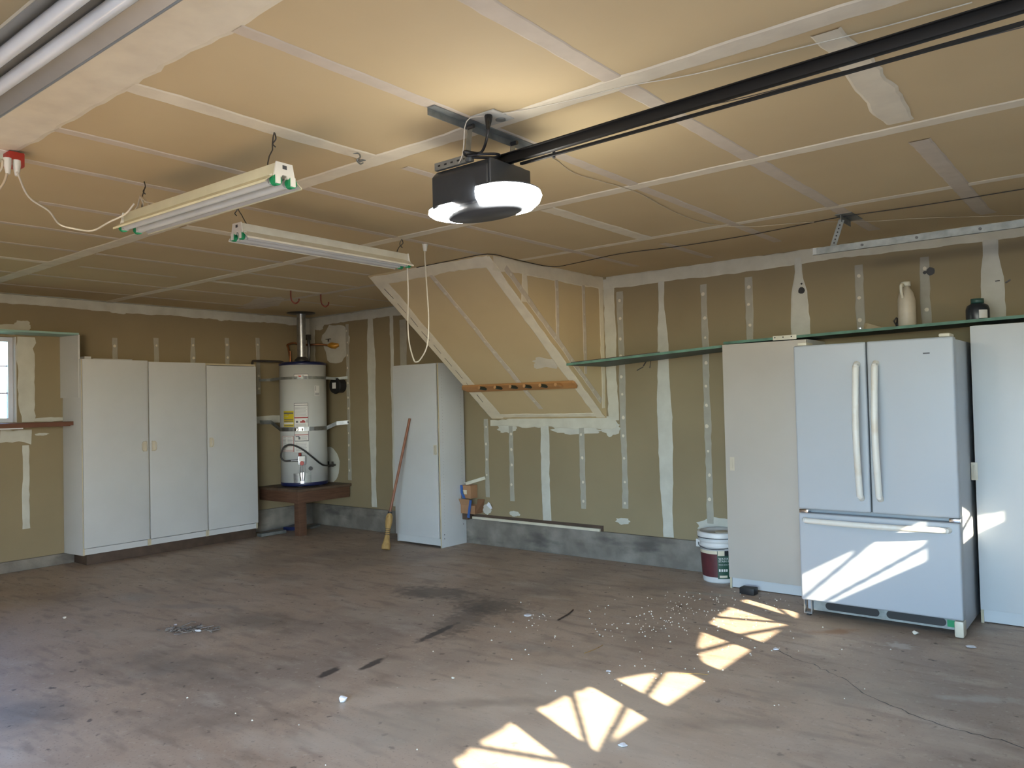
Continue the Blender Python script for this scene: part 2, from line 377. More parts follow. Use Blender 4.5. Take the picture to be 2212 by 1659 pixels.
def patch(surf, c, rx, ry, m='mud', n=28, rag=.18, off=.0018, name='mud_patch', ang=0, pts=None):
    """irregular smear; c is a pixel, rx, ry metres"""
    nn = SURF[surf][1]; p0 = at(*c, surf)
    u = Vector((1, 0, 0)) if abs(nn.x) < .5 else Vector((0, 1, 0)); v = nn.cross(u).normalized()
    u, v = u*cos(ang)+v*sin(ang), v*cos(ang)-u*sin(ang)
    sd = random.random()*50; vs = [p0+nn*off]
    for k in range(n):
        a = 2*pi*k/n; r = 1+rag*(noise.noise(Vector((cos(a)*2, sin(a)*2, sd)))*1.5+random.uniform(-.35, .35))
        vs.append(p0+u*cos(a)*rx*r+v*sin(a)*ry*r+nn*off*.3)
    return obj(name, MB().add(vs, [(0, 1+k, 1+(k+1) % n) for k in range(n)]), m, PAR[surf])
# ceiling: sheets joined along x at these y, joists across at these x
ZC = H
def cx(y, x0, x1, w, m='mud', **k): ribbon('ceil', [(x0, y, H), (x1, y, H)], w, m, **k)
def cy(x, y0, y1, w, m='tape', **k): ribbon('ceil', [(x, y0, H), (x, y1, H)], w, m, **k)
cx(-4.876, 3.2, XR, .23, edge=.012, off=.004); cx(-3.655, 0, XR, .105, edge=.006, off=.003); cx(-2.445, .05, XR, .092, edge=.005, off=.003)
cx(-1.222, .35, 2.95, .075, m='tape', edge=.004); cx(-1.222, 4.31, XR, .072, edge=.004); cx(-6.1, 5, XR, .1)
for x, y0, y1, w, m_ in [
    (6.065, -4.76, -.45, .062, 'tape'), (6.69, -4.5, -.35, .075, 'tape'), (5.425, -4.77, -3.70, .10, 'mud'), (5.43, -3.50, -3.0, .06, 'tape'), (5.44, -2.40, -1.26, .105, 'mud'), (5.44, -1.02, -.22, .06, 'tape'),
    (4.82, -4.77, -3.70, .058, 'tape'), (4.82, -3.61, -2.49, .062, 'tape'), (4.82, -2.40, -.30, .055, 'tape'), (4.31, -4.75, -3.70, .058, 'tape'), (4.27, -3.61, -1.60, .055, 'tape'), (3.612, -4.4, -3.70, .06, 'tape'), (3.612, -3.6, -3.0, .10, 'mud'), (3.62, -3.0, -2.49, .08, 'mud'),
    (3.0, -4.7, -3.71, .055, 'tape'), (3.0, -3.6, -1.63, .055, 'tape'), (2.415, -4.6, -3.71, .05, 'tape'), (2.42, -3.6, -1.28, .052, 'tape'), (1.86, -4.5, -3.7, .075, 'mud'), (1.845, -3.47, -2.71, .05, 'tape'), (1.86, -2.4, -1.27, .075, 'mud'), (1.85, -1.03, -.36, .045, 'tape'),
    (1.25, -4.6, -3.71, .05, 'tape'), (1.25, -3.6, -.33, .05, 'tape'), (.6, -4.5, -2.49, .045, 'tape'), (.59, -2.40, -1.0, .045, 'tape'), (8.05, -4.7, -.4, .07, 'tape'), (8.7, -4.7, -.4, .07, 'tape')]:
    cy(x, y0, y1, w, m_, edge=.004 if m_ == 'tape' else .007, off=.0022 if m_ == 'tape' else .003, dots=0)
ribbon('ceil', [at(1780, 68, 'ceil'), at(1870, 165, 'ceil'), at(1946, 262, 'ceil')], [.09, .115, .11], 'mud', edge=.012, off=.004)
ribbon('ceil', [at(1986, 302, 'ceil'), at(2073, 400, 'ceil'), at(2118, 452, 'ceil'), (7.36, -.35, H)], .09, 'tape', edge=.004)
patch('ceil', (570, 655), .55, .16, 'tape', rag=.3, ang=.35)
# tape in the corners between ceiling and walls
ribbon('back', [(0, 0, H-.05), (2.95, 0, H-.05)], .10, 'mud_white', edge=.008); ribbon('back', [(4.34, 0, H-.055), (XR, 0, H-.055)], .11, 'mud', edge=.006)
ribbon('left', [(0, YF, H-.045), (0, 0, H-.045)], .095, 'mud_white', edge=.01)
cx(-.03, 0, 2.9, .05, 'mud_white'); ribbon('ceil', [(.03, -5, H), (.03, 0, H)], .055, 'mud_white')
patch('left', (255, 667), .11, .05, 'mud_white'); patch('left', (483, 684), .10, .05, 'mud_white')
# back wall
def bv(px, top, bot, w, m='tape', **k):
    a, b = at(px, top, 'back'), at(px, bot, 'back'); x = k.pop('x', a.x)
    z1, z0 = at(px, top, 'back').z, k.pop('zb', None) or b.z
    n_ = len(w) if isinstance(w, (list, tuple)) else 2
    ribbon('back', [(x, 0, z1+(z0-z1)*i/(n_-1)) for i in range(n_)], w, m, **k)
bv(750, 700, 1062, .055, dots=.16, x=.72, zb=.56); bv(806, 684, 1096, [.09, .12, .15, .13, .13, .12, .10, .085, .10], 'mud_white', x=1.14, zb=.27)
bv(850, 672, 1060, .055, 'mud_white', x=1.495, zb=.3); bv(873, 690, 800, .11, 'tape', x=1.68, zb=.4)
bv(1053, 905, 1080, .055, dots=.19, x=2.87, zb=.48); bv(1110, 920, 1092, .055, dots=.19, x=3.19, zb=.46)
bv(1183, 916, 1126, .10, 'mud_white', x=3.605, zb=.27, edge=.008); bv(1260, 920, 1100, .058, dots=.2, x=4.03, zb=.44)
bv(1338, 630, 1112, .062, dots=.19, x=4.475, zb=.47)
bv(1427, 606, 1160, [.055, .055, .10, .11, .13, .13, .13, .12, .09, .10], 'mud_white', x=4.885, zb=.255, edge=.006)
bv(1522, 614, 1140, .058, dots=.19, x=5.275, zb=.40); bv(1621, 598, 742, .06, dots=.17, x=5.66, zb=1.84)
bv(1730, 556, 715, [.06, .06, .12, .13, .14, .14], 'mud_white', x=6.055, zb=1.85); bv(1858, 572, 706, .06, dots=.17, x=6.49, zb=1.86)
bv(1998, 555, 700, .062, dots=.25, x=6.92, zb=1.87); bv(2140, 500, 684, [.085, .09, .13, .14, .14], 'mud_white', x=7.32, zb=1.87)
ribbon('back', [(4.36, 0, H-.02), (4.375, 0, 1.25)], [.12, .10], 'mud', edge=.008)
ribbon('back', [(2.93, 0, 1.235), (4.40, 0, 1.225)], [.075, .13], 'mud', edge=.014)
for c, rx, ry in [((1245, 930), .28, .035), ((1320, 925), .10, .07), ((1095, 925), .12, .05), ((1112, 1110), .065, .026), ((1346, 1126), .075, .028), ((1555, 1137), .20, .07), ((1052, 1100), .06, .06)]:
    patch('back', c, rx, ry, 'mud_white', rag=.25)
patch('back', (725, 742), .25, .24, 'mud_white', rag=.15); patch('back', (712, 1004), .19, .22, 'mud_white', rag=.06); patch('back', (690, 700), .10, .08, 'mud_white', rag=.3)
ribbon('back', [(.05, 0, H-.05), (.05, 0, .6)], .11, 'mud_white', edge=.01); ribbon('left', [(0, -.05, H-.05), (0, -.05, .6)], .11, 'mud_white', edge=.01)
ribbon('left', [(0, -1.0, 1.30), (0, 0, 1.30)], .09, 'mud_white')
# left wall
for px in (248, 337, 417, 490, 557):
    a = at(px, 730, 'left'); ribbon('left', [a, (0, a.y, 1.6)], .055, 'tape', dots=.17)
ribbon('left', [(0, -3.19, 2.15), (0, -3.19, 1.36)], [.15, .13, .12, .13, .12][:2], 'mud_white', edge=.02)
ribbon('left', [at(0, 940, 'left'), at(68, 940, 'left')], .13, 'mud_white', edge=.02); ribbon('left', [at(55, 962, 'left'), at(58, 1142, 'left')], .06, 'mud_white')
patch('left', (20, 712), .16, .05, 'mud_white', rag=.2); patch('left', (50, 704), .07, .05, 'mud_white', rag=.2); patch('left', (90, 938), .06, .012, 'mud_white')
patch('left', (110, 906), .16, .02, 'mud_white')
# soffit: side triangle and slope
ribbon('tri', [(4.305, SLY+.06, H-.055), (4.305, 0, H-.055)], .11, 'mud', edge=.008); ribbon('tri', [(4.305, -.04, H), (4.305, -.04, 1.36)], [.08, .05], 'mud', edge=.008)
def sp(x, s): return Vector((x, SLY*(1-s), SL1+(SL0-SL1)*s))       # point on the slope, s 0 at the ceiling, 1 at the wall
def tp(s, up): q = sp(4.305, s); return Vector((4.305, q.y, q.z))+Vector((0, .62, .78))*up
ribbon('tri', [tp(.10, .07), tp(.92, .07)], .055, 'tape', dots=.14)
ribbon('tri', [(4.305, at(1133, 600, x=4.305).y, H-.1), (4.305, at(1133, 600, x=4.305).y, 2.22)], [.06, .11], 'mud')
for px, a, b in ((1202, 605, 735), (1260, 612, 808)):
    p, q = at(px, a, x=4.305), at(px, b, x=4.305); q.y = p.y; ribbon('tri', [p, q], .05, 'tape', dots=.17)
ribbon('slope', [sp(2.97, .03), sp(4.29, .03)], .10, 'mud', edge=.010); ribbon('slope', [sp(4.255, .01), sp(4.255, .99)], .10, 'mud', edge=.008)
ribbon('slope', [sp(3.035, .01), sp(3.035, .99)], .16, 'mud', edge=.007); ribbon('slope', [sp(2.99, .97), sp(4.29, .97)], .05, 'mud')
ribbon('slope', [sp(3.63, .05), sp(3.66, .92)], .052, 'tape', dots=.15)
for k in range(9):   # cracks in the corner tape
    s = .08+.09*k; ribbon('slope', [sp(3.03+random.uniform(-.01, .01), s), sp(3.03, s+.06)], .004, 'litter', edge=.001, off=.0045, name='tape_crack')
patch('slope', (1175, 785), .16, .07, 'spot', rag=.4)
# exposed sill plate and loose strip on the curb
sb = MB().box((2.6, -.012, .25), (4.24, .0, .30)); obj('trim_1', sb, 'wood_dark', kind='structure')
st = MB().bar((2.605, -.022, .265), (4.22, -.026, .262), .02, .024); tag(obj('wood_strip', st, 'cream_plastic'), 'thin whitish wood strip lying along the top of the concrete curb', 'wood strip')
# screw holes along the wall foot, dark holes knocked in the drywall
for px, py, r in [(1732, 628, .026), (1732, 613, .008), (2011, 586, .028), (1998, 589, .012)]:
    p = at(px, py, 'back'); m_ = MB(); m_.add([p+Vector((0, -.006, 0))]+[p+Vector((cos(a*pi/5)*r*random.uniform(.88, 1.12), -.006, sin(a*pi/5)*r*random.uniform(.88, 1.12))) for a in range(10)], [(0, 1+a, 1+(a+1) % 10) for a in range(10)])
    obj('wall_hole', m_, 'black', wall_back)
# scuffs
for pts in [[(1420, 772), (1398, 778), (1390, 790)], [(1376, 800), (1390, 792)], [(1407, 772), (1404, 795)], [(2183, 604), (2172, 611)], [(2150, 608), (2160, 606)]]:
    ribbon('back', [at(*q, 'back') for q in pts], .008, 'stain_dark', edge=.003, off=.003, name='scuff_mark')
# ---------------------------------------------------------------- window in the left wall
y0, y1, z0, z1 = WIN
wf = MB()
for a, b in [((-.10, y0, z0), (-.05, y0+.05, z1)), ((-.10, y1-.05, z0), (-.05, y1, z1)), ((-.10, y0+.05, z0), (-.05, y1-.05, z0+.04)), ((-.10, y0+.05, z1-.04), (-.05, y1-.05, z1)), ((-.10, (y0+y1)/2-.02, z0+.04), (-.05, (y0+y1)/2+.02, z1-.04))]: wf.box(a, b)
win = struct('window_1', wf, 'window_frame')
for (a, b) in ((y0+.05, (y0+y1)/2-.02), ((y0+y1)/2+.02, y1-.05)):
    obj('pane', MB().box((-.078, a, z0+.04), (-.074, b, z1-.04)), 'glass', win)
    for zz in (z0+.27, z0+.52): obj('muntin', MB().box((-.082, a, zz-.006), (-.070, b, zz+.006)), 'muntin', win)
obj('jamb', MB().box((-.05, y1-.012, z0), (.008, y1, z1)), 'laminate', win)
# ---------------------------------------------------------------- garage door with its row of sunburst windows
gd = struct('door_1', MB().box((XR+.02, DY0, .0), (XR+.06, DY1, .52)), 'door_white')
for k in (1, 2): obj('door_section', MB().box((XR+.02, DY0, .53*k), (XR+.06, DY1, .53*k+.52)), 'door_white', gd)
# top section: a grid of little cells left out where the glass is
ZB = 1.817; CEN = [-3.415-1.399, -1.045-1.399]
def isglass(y, z):
    v = z-ZB
    for c in CEN:
        u = abs(y-c)
        if u > 1.15: continue
        if v <= 0 or v > .27*sqrt(max(0, 1-(u/1.12)**2)): continue
        if not (.095 < u < .505 or .69 < u < 1.09): continue
        a = math.atan2(v+.03, u)
        if u < .6:
            if abs(a-radians(39))*math.hypot(u, v+.03) < .0165 or abs(a-radians(13.5))*math.hypot(u, v+.03) < .0165: return False
        elif abs(a-radians(9.6))*math.hypot(u, v+.03) < .0165: return False
        return True
    return False
ts = MB(); st_ = .0085
ts.box((XR+.02, DY0, 1.59), (XR+.045, DY1, ZB)); ts.box((XR+.02, DY0, ZB+.28), (XR+.045, DY1, 2.14))
z = ZB
while z < ZB+.28:
    zz = min(z+st_, ZB+.28); y = DY0; run = None
    while y < DY1:
        solid = not isglass(y+st_/2, (z+zz)/2)
        if solid and run is None: run = y
        if not solid and run is not None: ts.add([(XR+.03, run, z), (XR+.03, y, z), (XR+.03, y, zz), (XR+.03, run, zz)], [(0, 1, 2, 3)]); run = None
        y += st_
    if run is not None: ts.add([(XR+.03, run, z), (XR+.03, DY1, z), (XR+.03, DY1, zz), (XR+.03, run, zz)], [(0, 1, 2, 3)])
    z = zz
obj('window_section', ts, 'door_white', gd)
obj('pane', MB().box((XR+.034, DY0+.1, ZB-.02), (XR+.037, DY1-.1, ZB+.29)), 'dimming_glass', gd)
# ---------------------------------------------------------------- outdoors
gm = MB().box((-30, -30, -.3), (30, 20, -.14)); struct('ground', gm, 'driveway')
struct('lawn', MB().box((-12, -14, -.13), (-1.0, 6, -.10)), 'lawn')
def bush(name, c, r, n, m_, label, k):
    mb = MB(); rr = random.Random(k)
    for i in range(n):
        d = Vector((rr.gauss(0, 1), rr.gauss(0, 1), rr.gauss(0, 1))).normalized(); p = Vector(c)+Vector((d.x*r[0], d.y*r[1], d.z*r[2]))*rr.uniform(.55, 1)
        a = Vector((rr.uniform(-1, 1), rr.uniform(-1, 1), rr.uniform(-1, 1))).normalized(); b = a.orthogonal().normalized(); s = rr.uniform(.05, .12)
        mb.add([p-a*s, p+b*s*.5, p+a*s, p-b*s*.5], [(0, 1, 2, 3)])
    o = obj(name, mb, m_); o['kind'] = 'stuff'; tag(o, label, 'bush'); return o
bush('bush', (-3.4, -4.6, 1.0), (.8, 1.6, 1.15), 2600, 'leaf2', 'sunlit pale green bush just outside the small window', 1)
bush('bush', (-7.5, -2.6, .6), (1.2, 2.6, 1.2), 2200, 'leaf', 'darker green bush further off outside the small window', 2)
# ---------------------------------------------------------------- three wall cabinets on a plank base
def cabinet(y0, y1, ztop, label, door_top, pull_side, grp='row of white wall cabinets'):
    t = thing('tall_cabinet', label, 'cabinet', (0.18, (y0+y1)/2, .10), grp)
    c = MB(); k_ = .034 if y0 < -2.8 else 0; c.prism([(.010, y0+.001-k_, .10), (.338, y0+.001, .10), (.338, y0+.001, ztop if not k_ else ztop), (.010, y0+.001-k_, ztop)], (0, .016, 0)); c.box((.010, y1-.017, .10), (.338, y1-.001, ztop)); c.box((.010, y0+.017, ztop-.017), (.338, y1-.017, ztop)); c.box((.010, y0+.017, .16), (.315, y1-.017, .176)); c.box((.010, y0+.017-k_, .1), (.018, y1-.017, ztop-.017))
    obj('carcass', c, 'laminate', t, bevel=.001)
    e = MB(); e.box((.3385, y0+.001, .10), (.340, y0+.017, ztop)); e.box((.3385, y1-.017, .10), (.340, y1-.001, ztop)); e.box((.3385, y0+.017, ztop-.017), (.340, y1-.017, ztop)); obj('edge_banding', e, 'edge_band', t)
    d = obj('door', MB().box((.342, y0+.006, .167), (.360, y1-.006, door_top)), 'laminate_dirty', t, bevel=.0012)
    obj('toe_kick', MB().box((.322, y0+.017, .102), (.334, y1-.017, .158)), 'laminate', t)
    yy = y1-.045 if pull_side > 0 else y0+.045; zz = 1.085; s = pull_side
    pts = [(.366, yy+s*.018, zz+.048), (.366, yy+s*.018, zz-.048), (.366, yy-s*.012, zz-.046), (.366, yy-s*.024, zz-.03), (.366, yy-s*.024, zz+.03), (.366, yy-s*.012, zz+.046), (.366, yy+s*.018, zz+.048)]
    obj('door_pull', MB().tube(pts, .0055, 6).box((.360, yy-.02, zz-.045), (.3615, yy+.016, zz+.045)), 'pull', d)
    return t
cabinet(-2.85, -2.222, 1.938, 'white tall cabinet nearest the window, a loose board on its top', 1.936, 1)
cabinet(-2.222, -1.602, 1.928, 'middle white tall cabinet of the three joined under the ceiling tape', 1.926, -1)
cabinet(-1.602, -1.0, 1.925, 'white tall cabinet beside the water heater, door set lower than its top', 1.902, -1)
tag(obj('base_plank', MB().box((.02, -2.80, 0), (.30, -1.0, .099)), 'wood_dark', bevel=.004), 'dark plank base under the three white wall cabinets', 'plinth')
b = MB(); b.box((.05, -2.80, 1.942), (.30, -2.74, 1.965)); b.box((.08, -2.72, 1.942), (.30, -2.35, 1.948)); tag(obj('loose_board', b, 'laminate'), 'thin white offcut board lying on the cabinet nearest the window', 'board')
# boards boxing the window
tag(obj('side_panel', MB().prism([(.003, -2.900, 1.578), (.305, -2.858, 1.578), (.305, -2.858, 2.165), (.003, -2.900, 2.165)], (0, .015, 0)), 'laminate'), 'white upright panel between the small window and the tall cabinets', 'panel')
tag(obj('backing_strip', MB().prism([(.003, -2.884, 1.585), (.338, -2.842, 1.585), (.338, -2.842, 1.93), (.003, -2.884, 1.93)], (0, .006, 0)), 'wood_dark'), 'narrow dark board edge behind the white upright panel', 'board')
tag(obj('window_shelf', MB().box((.003, -4.9, 2.166), (.30, -2.846, 2.184)), 'teal_board', bevel=.002), 'pale green shelf board running above the small window', 'shelf')
sb_ = MB().box((.003, -4.9, 1.318), (.20, -2.852, 1.354)); sb_.box((.20, -4.9, 1.312), (.225, -2.90, 1.352)); tag(obj('sill_shelf', sb_, 'wood_brown', bevel=.003), 'reddish brown wooden ledge running under the small window', 'shelf')
tag(obj('drip_of_paper', ribbon and MB().box((.205, -3.55, 1.30), (.226, -3.30, 1.311)), 'paper'), 'thin white strip stuck along the underside of the brown ledge', 'strip'); bpy.data.objects['drip_of_paper'].name = 'paper_strip'
# ---------------------------------------------------------------- water heater corner
PT = .525
t = thing('heater_stand', 'dark reddish wooden stand with one front post in the corner', 'stand', (.37, -.37, 0))
for i, (a, b) in enumerate([(.004, .19), (.194, .38), (.384, .57), (.574, .755)]):
    obj('top_plank', MB().box((a, -.765, PT-.03), (b, -.004, PT-.002*(i % 2))), 'wood_top', t, bevel=.004)
obj('skirt_board', MB().box((.004, -.755, .37), (.712, -.717, PT-.031)), 'wood_old', t, bevel=.003); obj('skirt_board', MB().box((.714, -.755, .37), (.752, -.034, PT-.031)), 'wood_old', t, bevel=.003)
obj('post', MB().box((.618, -.714, 0), (.712, -.62, .492)), 'wood_old', t, bevel=.003)
HC = Vector((.395, -.405, 0)); HR = .266; HB = PT+.012; HTZ = 1.957
t = thing('water_heater', 'white gas water heater strapped in the corner on a wooden stand', 'water heater', (HC.x, HC.y, PT))
obj('tank', MB().lathe(HC, [(0, HB+.03), (HR, HB+.03), (HR, HTZ-.035), (HR, HTZ-.035)], 64), 'tank_white', t)
obj('top_cap', MB().lathe(HC, [(HR+.001, HTZ-.036), (HR+.004, HTZ-.03), (HR+.004, HTZ-.012), (HR-.03, HTZ+.004), (0, HTZ+.018)], 64), 'navy', t)
obj('base_ring', MB().lathe(HC, [(HR-.02, HB), (HR-.006, HB), (HR+.002, HB+.012), (HR+.002, HB+.038), (HR, HB+.04)], 64), 'navy', t)
for a in (-2.2, -.9, .4, 1.8): obj('foot', MB().box((HC.x+.2*cos(a)-.02, HC.y+.2*sin(a)-.02, PT), (HC.x+.2*cos(a)+.02, HC.y+.2*sin(a)+.02, HB+.004)), 'galv', t)
VD = math.atan2(CAM.y-HC.y, CAM.x-HC.x)        # direction of the tank's front, where the labels are
def cyl(a, z, r=0): aa = VD+a; return Vector((HC.x+(HR+r)*cos(aa), HC.y+(HR+r)*sin(aa), z))
def cpx(px, py):
    """angle and height on the tank seen at a pixel"""
    d = ray(px, py); o = CAM-HC; A = d.x**2+d.y**2; B = 2*(o.x*d.x+o.y*d.y); c_ = o.x**2+o.y**2-HR**2; D = max(B*B-4*A*c_, 0); tt = (-B-sqrt(D))/(2*A)
    p = CAM+d*tt; return math.atan2(p.y-HC.y, p.x-HC.x)-VD, p.z
def sticker(name, par, x0, y0, x1, y1, mats, cells, r=.0012):
    """rectangle curved round the tank, cells = (u0,v0,u1,v1,mat) printed on it"""
    a0, z1_ = cpx(x0, y0); a1, z0_ = cpx(x1, y1); mb = MB()
    def rect(u0, v0, u1, v1, mi, rr):
        n = max(2, int(abs(u1-u0)*12)); vs = []
        for k in range(n+1):
            a = a0+(a1-a0)*(u0+(u1-u0)*k/n); vs += [cyl(a, z1_+(z0_-z1_)*v0, rr), cyl(a, z1_+(z0_-z1_)*v1, rr)]
        mb.add(vs, [(2*k, 2*k+1, 2*k+3, 2*k+2) for k in range(n)], mi)
    rect(0, 0, 1, 1, 0, r)
    for u0, v0, u1, v1, mi in cells: rect(u0, v0, u1, v1, mi, r+.0006)
    return obj(name, mb, mats, par)
bars = lambda v0, v1, n, mi, u0=.08, u1=.92: [(u0, v0+(v1-v0)*k/n, u1-random.uniform(0, .12), v0+(v1-v0)*(k+.45)/n, mi) for k in range(n)]
fr = lambda mi, w=.03, h=.012: [(0, 0, 1, h, mi), (0, 1-h, 1, 1, mi), (0, 0, w, 1, mi), (1-w, 0, 1, 1, mi)]
sticker('warning_label', t, 635, 871, 667, 952, ['label_white', 'label_line', 'label_red', 'label_grey'],
        fr(1) + [(0, .05, 1, .065, 1)] + bars(.10, .36, 8, 3) + [(0, .37, 1, .40, 2), (.12, .47, .28, .52, 1), (.42, .48, .78, .52, 2), (.55, .45, .72, .48, 2), (.84, .44, .95, .52, 3)] + bars(.55, .63, 3, 3) + [(0, .83, 1, .845, 2), (.08, .87, .35, .89, 1), (.28, .89, .42, .96, 1)] + bars(.87, .98, 5, 3, .48, .95))
sticker('energy_label', t, 613, 888, 635, 922, ['yellow', 'label_line', 'label_white', 'label_grey'], [(.04, .10, .96, .19, 1), (.45, .22, .55, .26, 1), (.1, .34, .5, .37, 3), (.05, .52, .95, .56, 1), (.05, .62, .95, .66, 1), (.04, .70, .96, .84, 2), (.04, .70, .96, .72, 1), (.05, .90, .95, .94, 1)])
sticker('rating_label', t, 610, 942, 635, 976, ['label_white', 'label_red', 'label_grey'], fr(1, .03, .015) + bars(.08, .9, 9, 2, .08, .48) + bars(.08, .7, 7, 2, .55, .95) + [(0, .88, 1, .90, 1)])
sticker('notice_label', t, 637, 955, 667, 976, ['label_white', 'label_grey'], bars(.1, .95, 6, 1))
sticker('brand_label', t, 635, 808, 666, 818, ['label_white', 'label_line', 'label_red'], fr(1, .02, .1) + [(.28, .35, .5, .6, 2), (.55, .35, .68, .6, 1), (.72, .5, .9, .75, 1)])
sticker('small_label', t, 679, 833, 690, 855, ['label_white', 'label_grey'], [(.1, .05, .3, .5, 1), (.1, .7, .9, .95, 1)])
# straps
def strap(py_mid, zc_r, zl, w=.032):
    """metal strap: left wall, round the front of the tank, back wall"""
    mb = MB(); pts = []
    pts += [Vector((.002, -.735, zl)), Vector((.12, -.66, zl))]
    for k in range(13):
        a = -1.35+2.7*k/12; _, zc = cpx(648, py_mid); pts.append(cyl(a, zc, .003))
    pts += [Vector((.64, -.12, zc_r-.01)), Vector((.715, -.002, zc_r))]
    up_ = Vector((0, 0, w/2)); vs = []; 
    for p in pts: vs += [p-up_, p+up_]
    n_ = len(pts); mb.add(vs, [(2*k, 2*k+1, 2*k+3, 2*k+2) for k in range(n_-1)]); return mb
s1 = obj('wall_strap', strap(816, 1.775, 1.765), 'galv_dull', t); s2 = obj('wall_strap', strap(927, 1.245, 1.27, .046), 'galv', t)
a0, z0_ = cpx(640, 928)
for da, w_ in ((0, .03), (.13, .025), (.22, .02)): obj('strap_buckle', MB().tube([cyl(a0+da-.04, z0_, .012), cyl(a0+da+.04, z0_, .012)], w_*.35, 8).box(cyl(a0+da, z0_-.014, .004)-Vector((.012, .012, 0)), cyl(a0+da, z0_+.014, .014)+Vector((.012, .012, 0))), 'chrome', s2)
obj('bolt', MB().box((.70, -.012, 1.232), (.724, -.003, 1.256)), 'steel_dark', s2)
# gas control, knob, burner tubes, drain, door
a0, z0_ = cpx(652, 994); u_ = Vector((cos(VD), sin(VD), 0)); sd_ = Vector((-sin(VD), cos(VD), 0))
gv = MB(); p = cyl(a0, z0_, 0); m4 = Matrix.Translation(p) @ Matrix(((u_.x, sd_.x, 0, 0), (u_.y, sd_.y, 0, 0), (0, 0, 1, 0), (0, 0, 0, 1)))
gv.box((-.005, -.042, -.05), (.06, .042, .05), 0, m4); g1 = obj('gas_control', gv, 'galv', t, bevel=.006)
obj('face_plate', MB().box((.061, -.03, -.01), (.064, .03, .045), 0, m4), 'label_white', g1)
obj('knob', MB().tube([m4@Vector((.06, 0, -.03)), m4@Vector((.085, 0, -.03))], .024, 14), 'red', g1, label='red control knob'); obj('reset_button', MB().tube([m4@Vector((.03, -.02, .05)), m4@Vector((.03, -.02, .085))], .016, 10), 'red_dark', g1, label='dark red button')
obj('gas_inlet', MB().tube([m4@Vector((.03, -.04, 0)), m4@Vector((.04, -.12, .0))], .013, 8), 'galv', g1)
for dy in (-.022, 0, .022): obj('burner_tube', MB().tube([m4@Vector((.03, dy, -.05)), m4@Vector((.035, dy*1.3, -.17)), m4@Vector((.02, dy*.6, -.235))], .0045, 6), 'galv', t)
for (x0, x1, ya, yb, m_) in ((635, 648, 1023, 1043, 'galv'), (649, 657, 1021, 1044, 'chrome'), (658, 672, 1021, 1042, 'galv_dull')):
    b0, zt_ = cpx(x0, ya); b1, zb_ = cpx(x1, yb); mb = MB(); vs = []
    for k in range(5):
        a = b0+(b1-b0)*k/4; vs += [cyl(a, zt_, .008), cyl(a, zb_, .008), cyl(a, zt_, 0), cyl(a, zb_, 0)]
    fs = []
    for k in range(4): q = 4*k; fs += [(q, q+1, q+5, q+4), (q, q+4, q+6, q+2), (q+1, q+3, q+7, q+5)]
    fs += [(0, 2, 3, 1), (16, 17, 19, 18)]; obj('burner_cover', mb.add(vs, fs), m_, t)
a1, z1_ = cpx(671, 1011); p = cyl(a1, z1_, 0); dr = MB().tube([p, p+(p-HC).normalized().xyz*0+u_*.05], .02, 12); obj('drain_valve', dr, 'chrome', t); obj('drain_cap', MB().tube([p+u_*.05, p+u_*.06], .024, 12), 'black', t)
tag(obj('gas_hose', MB().tube(smoothline([m4@Vector((.04, -.12, 0)), m4@Vector((.05, -.19, .005)), m4@Vector((.05, -.225, .06)), m4@Vector((.05, -.19, .16)), m4@Vector((.055, -.11, .18)), m4@Vector((.05, 0, .13)), m4@Vector((.04, .12, .03)), m4@Vector((-.02, .2, -.045)), m4@Vector((-.10, .262, -.08)), Vector((.50, -.04, .735))], 8), .0095, 8), 'black'), 'black flexible gas hose looping over the water heater front to the wall', 'hose')
v = MB(); q = at(722, 1005, 'back'); v.tube([q+Vector((0, -.004, 0)), q+Vector((0, -.07, 0))], .014, 8); v.tube([q+Vector((.03, -.05, .05)), q+Vector((.03, -.05, -.01))], .012, 8); v.tube([q+Vector((-.09, -.05, .0)), q+Vector((.04, -.05, 0))], .014, 8); v.box(q+Vector((-.08, -.06, .01)), q+Vector((-.03, -.05, .05)))
tag(obj('gas_shutoff', v, 'iron'), 'black iron gas shut-off fitting on the wall right of the heater', 'valve')
# flue, pipes
FX, FY = .43, -.44
f_ = MB().lathe((FX, FY, 0), [(.050, HTZ+.04), (.050, 2.53)], 24)
t = thing('flue_pipe', 'galvanised flue pipe rising from the water heater to the ceiling', 'flue', (FX, FY, HTZ)); obj('pipe', f_, 'galv', t)
obj('draft_hood', MB().lathe((FX, FY, 0), [(.085, HTZ+.018), (.085, HTZ+.03), (.05, HTZ+.065)], 24), 'steel_dark', t); obj('ceiling_collar', MB().lathe((FX, FY, 0), [(.051, 2.522), (.16, 2.53), (.165, 2.538)], 32), 'steel_dark', t)
cp = lambda x, y_, d: at(x, y_, y=d)
gp = thing('water_pipe', 'copper and yellow pipework with a shut-off valve above the heater', 'pipe', (.5, -.2, 2.2))
obj('pipe', MB().tube(smoothline([cp(626, 770, -.35), cp(623, 752, -.35), cp(621, 745, -.35), cp(635, 741, -.33), cp(655, 745, -.25), cp(690, 744, -.12), cp(708, 746, -.06)], 5), .012, 8), 'copper', gp)
obj('valve_body', MB().tube([cp(709, 746, -.06), cp(716, 746, -.05), cp(724, 747, -.035), cp(732, 745, -.004)], .02, 10, radii=[.016, .038, .036, .018]), 'brass', gp, label='yellow valve body')
obj('valve_handle', MB().tube([cp(709, 738, -.06), cp(709, 733, -.06)], .008, 6).box(cp(703, 733.5, -.07), cp(715, 731.5, -.05)), 'iron', gp, label='black valve handle')
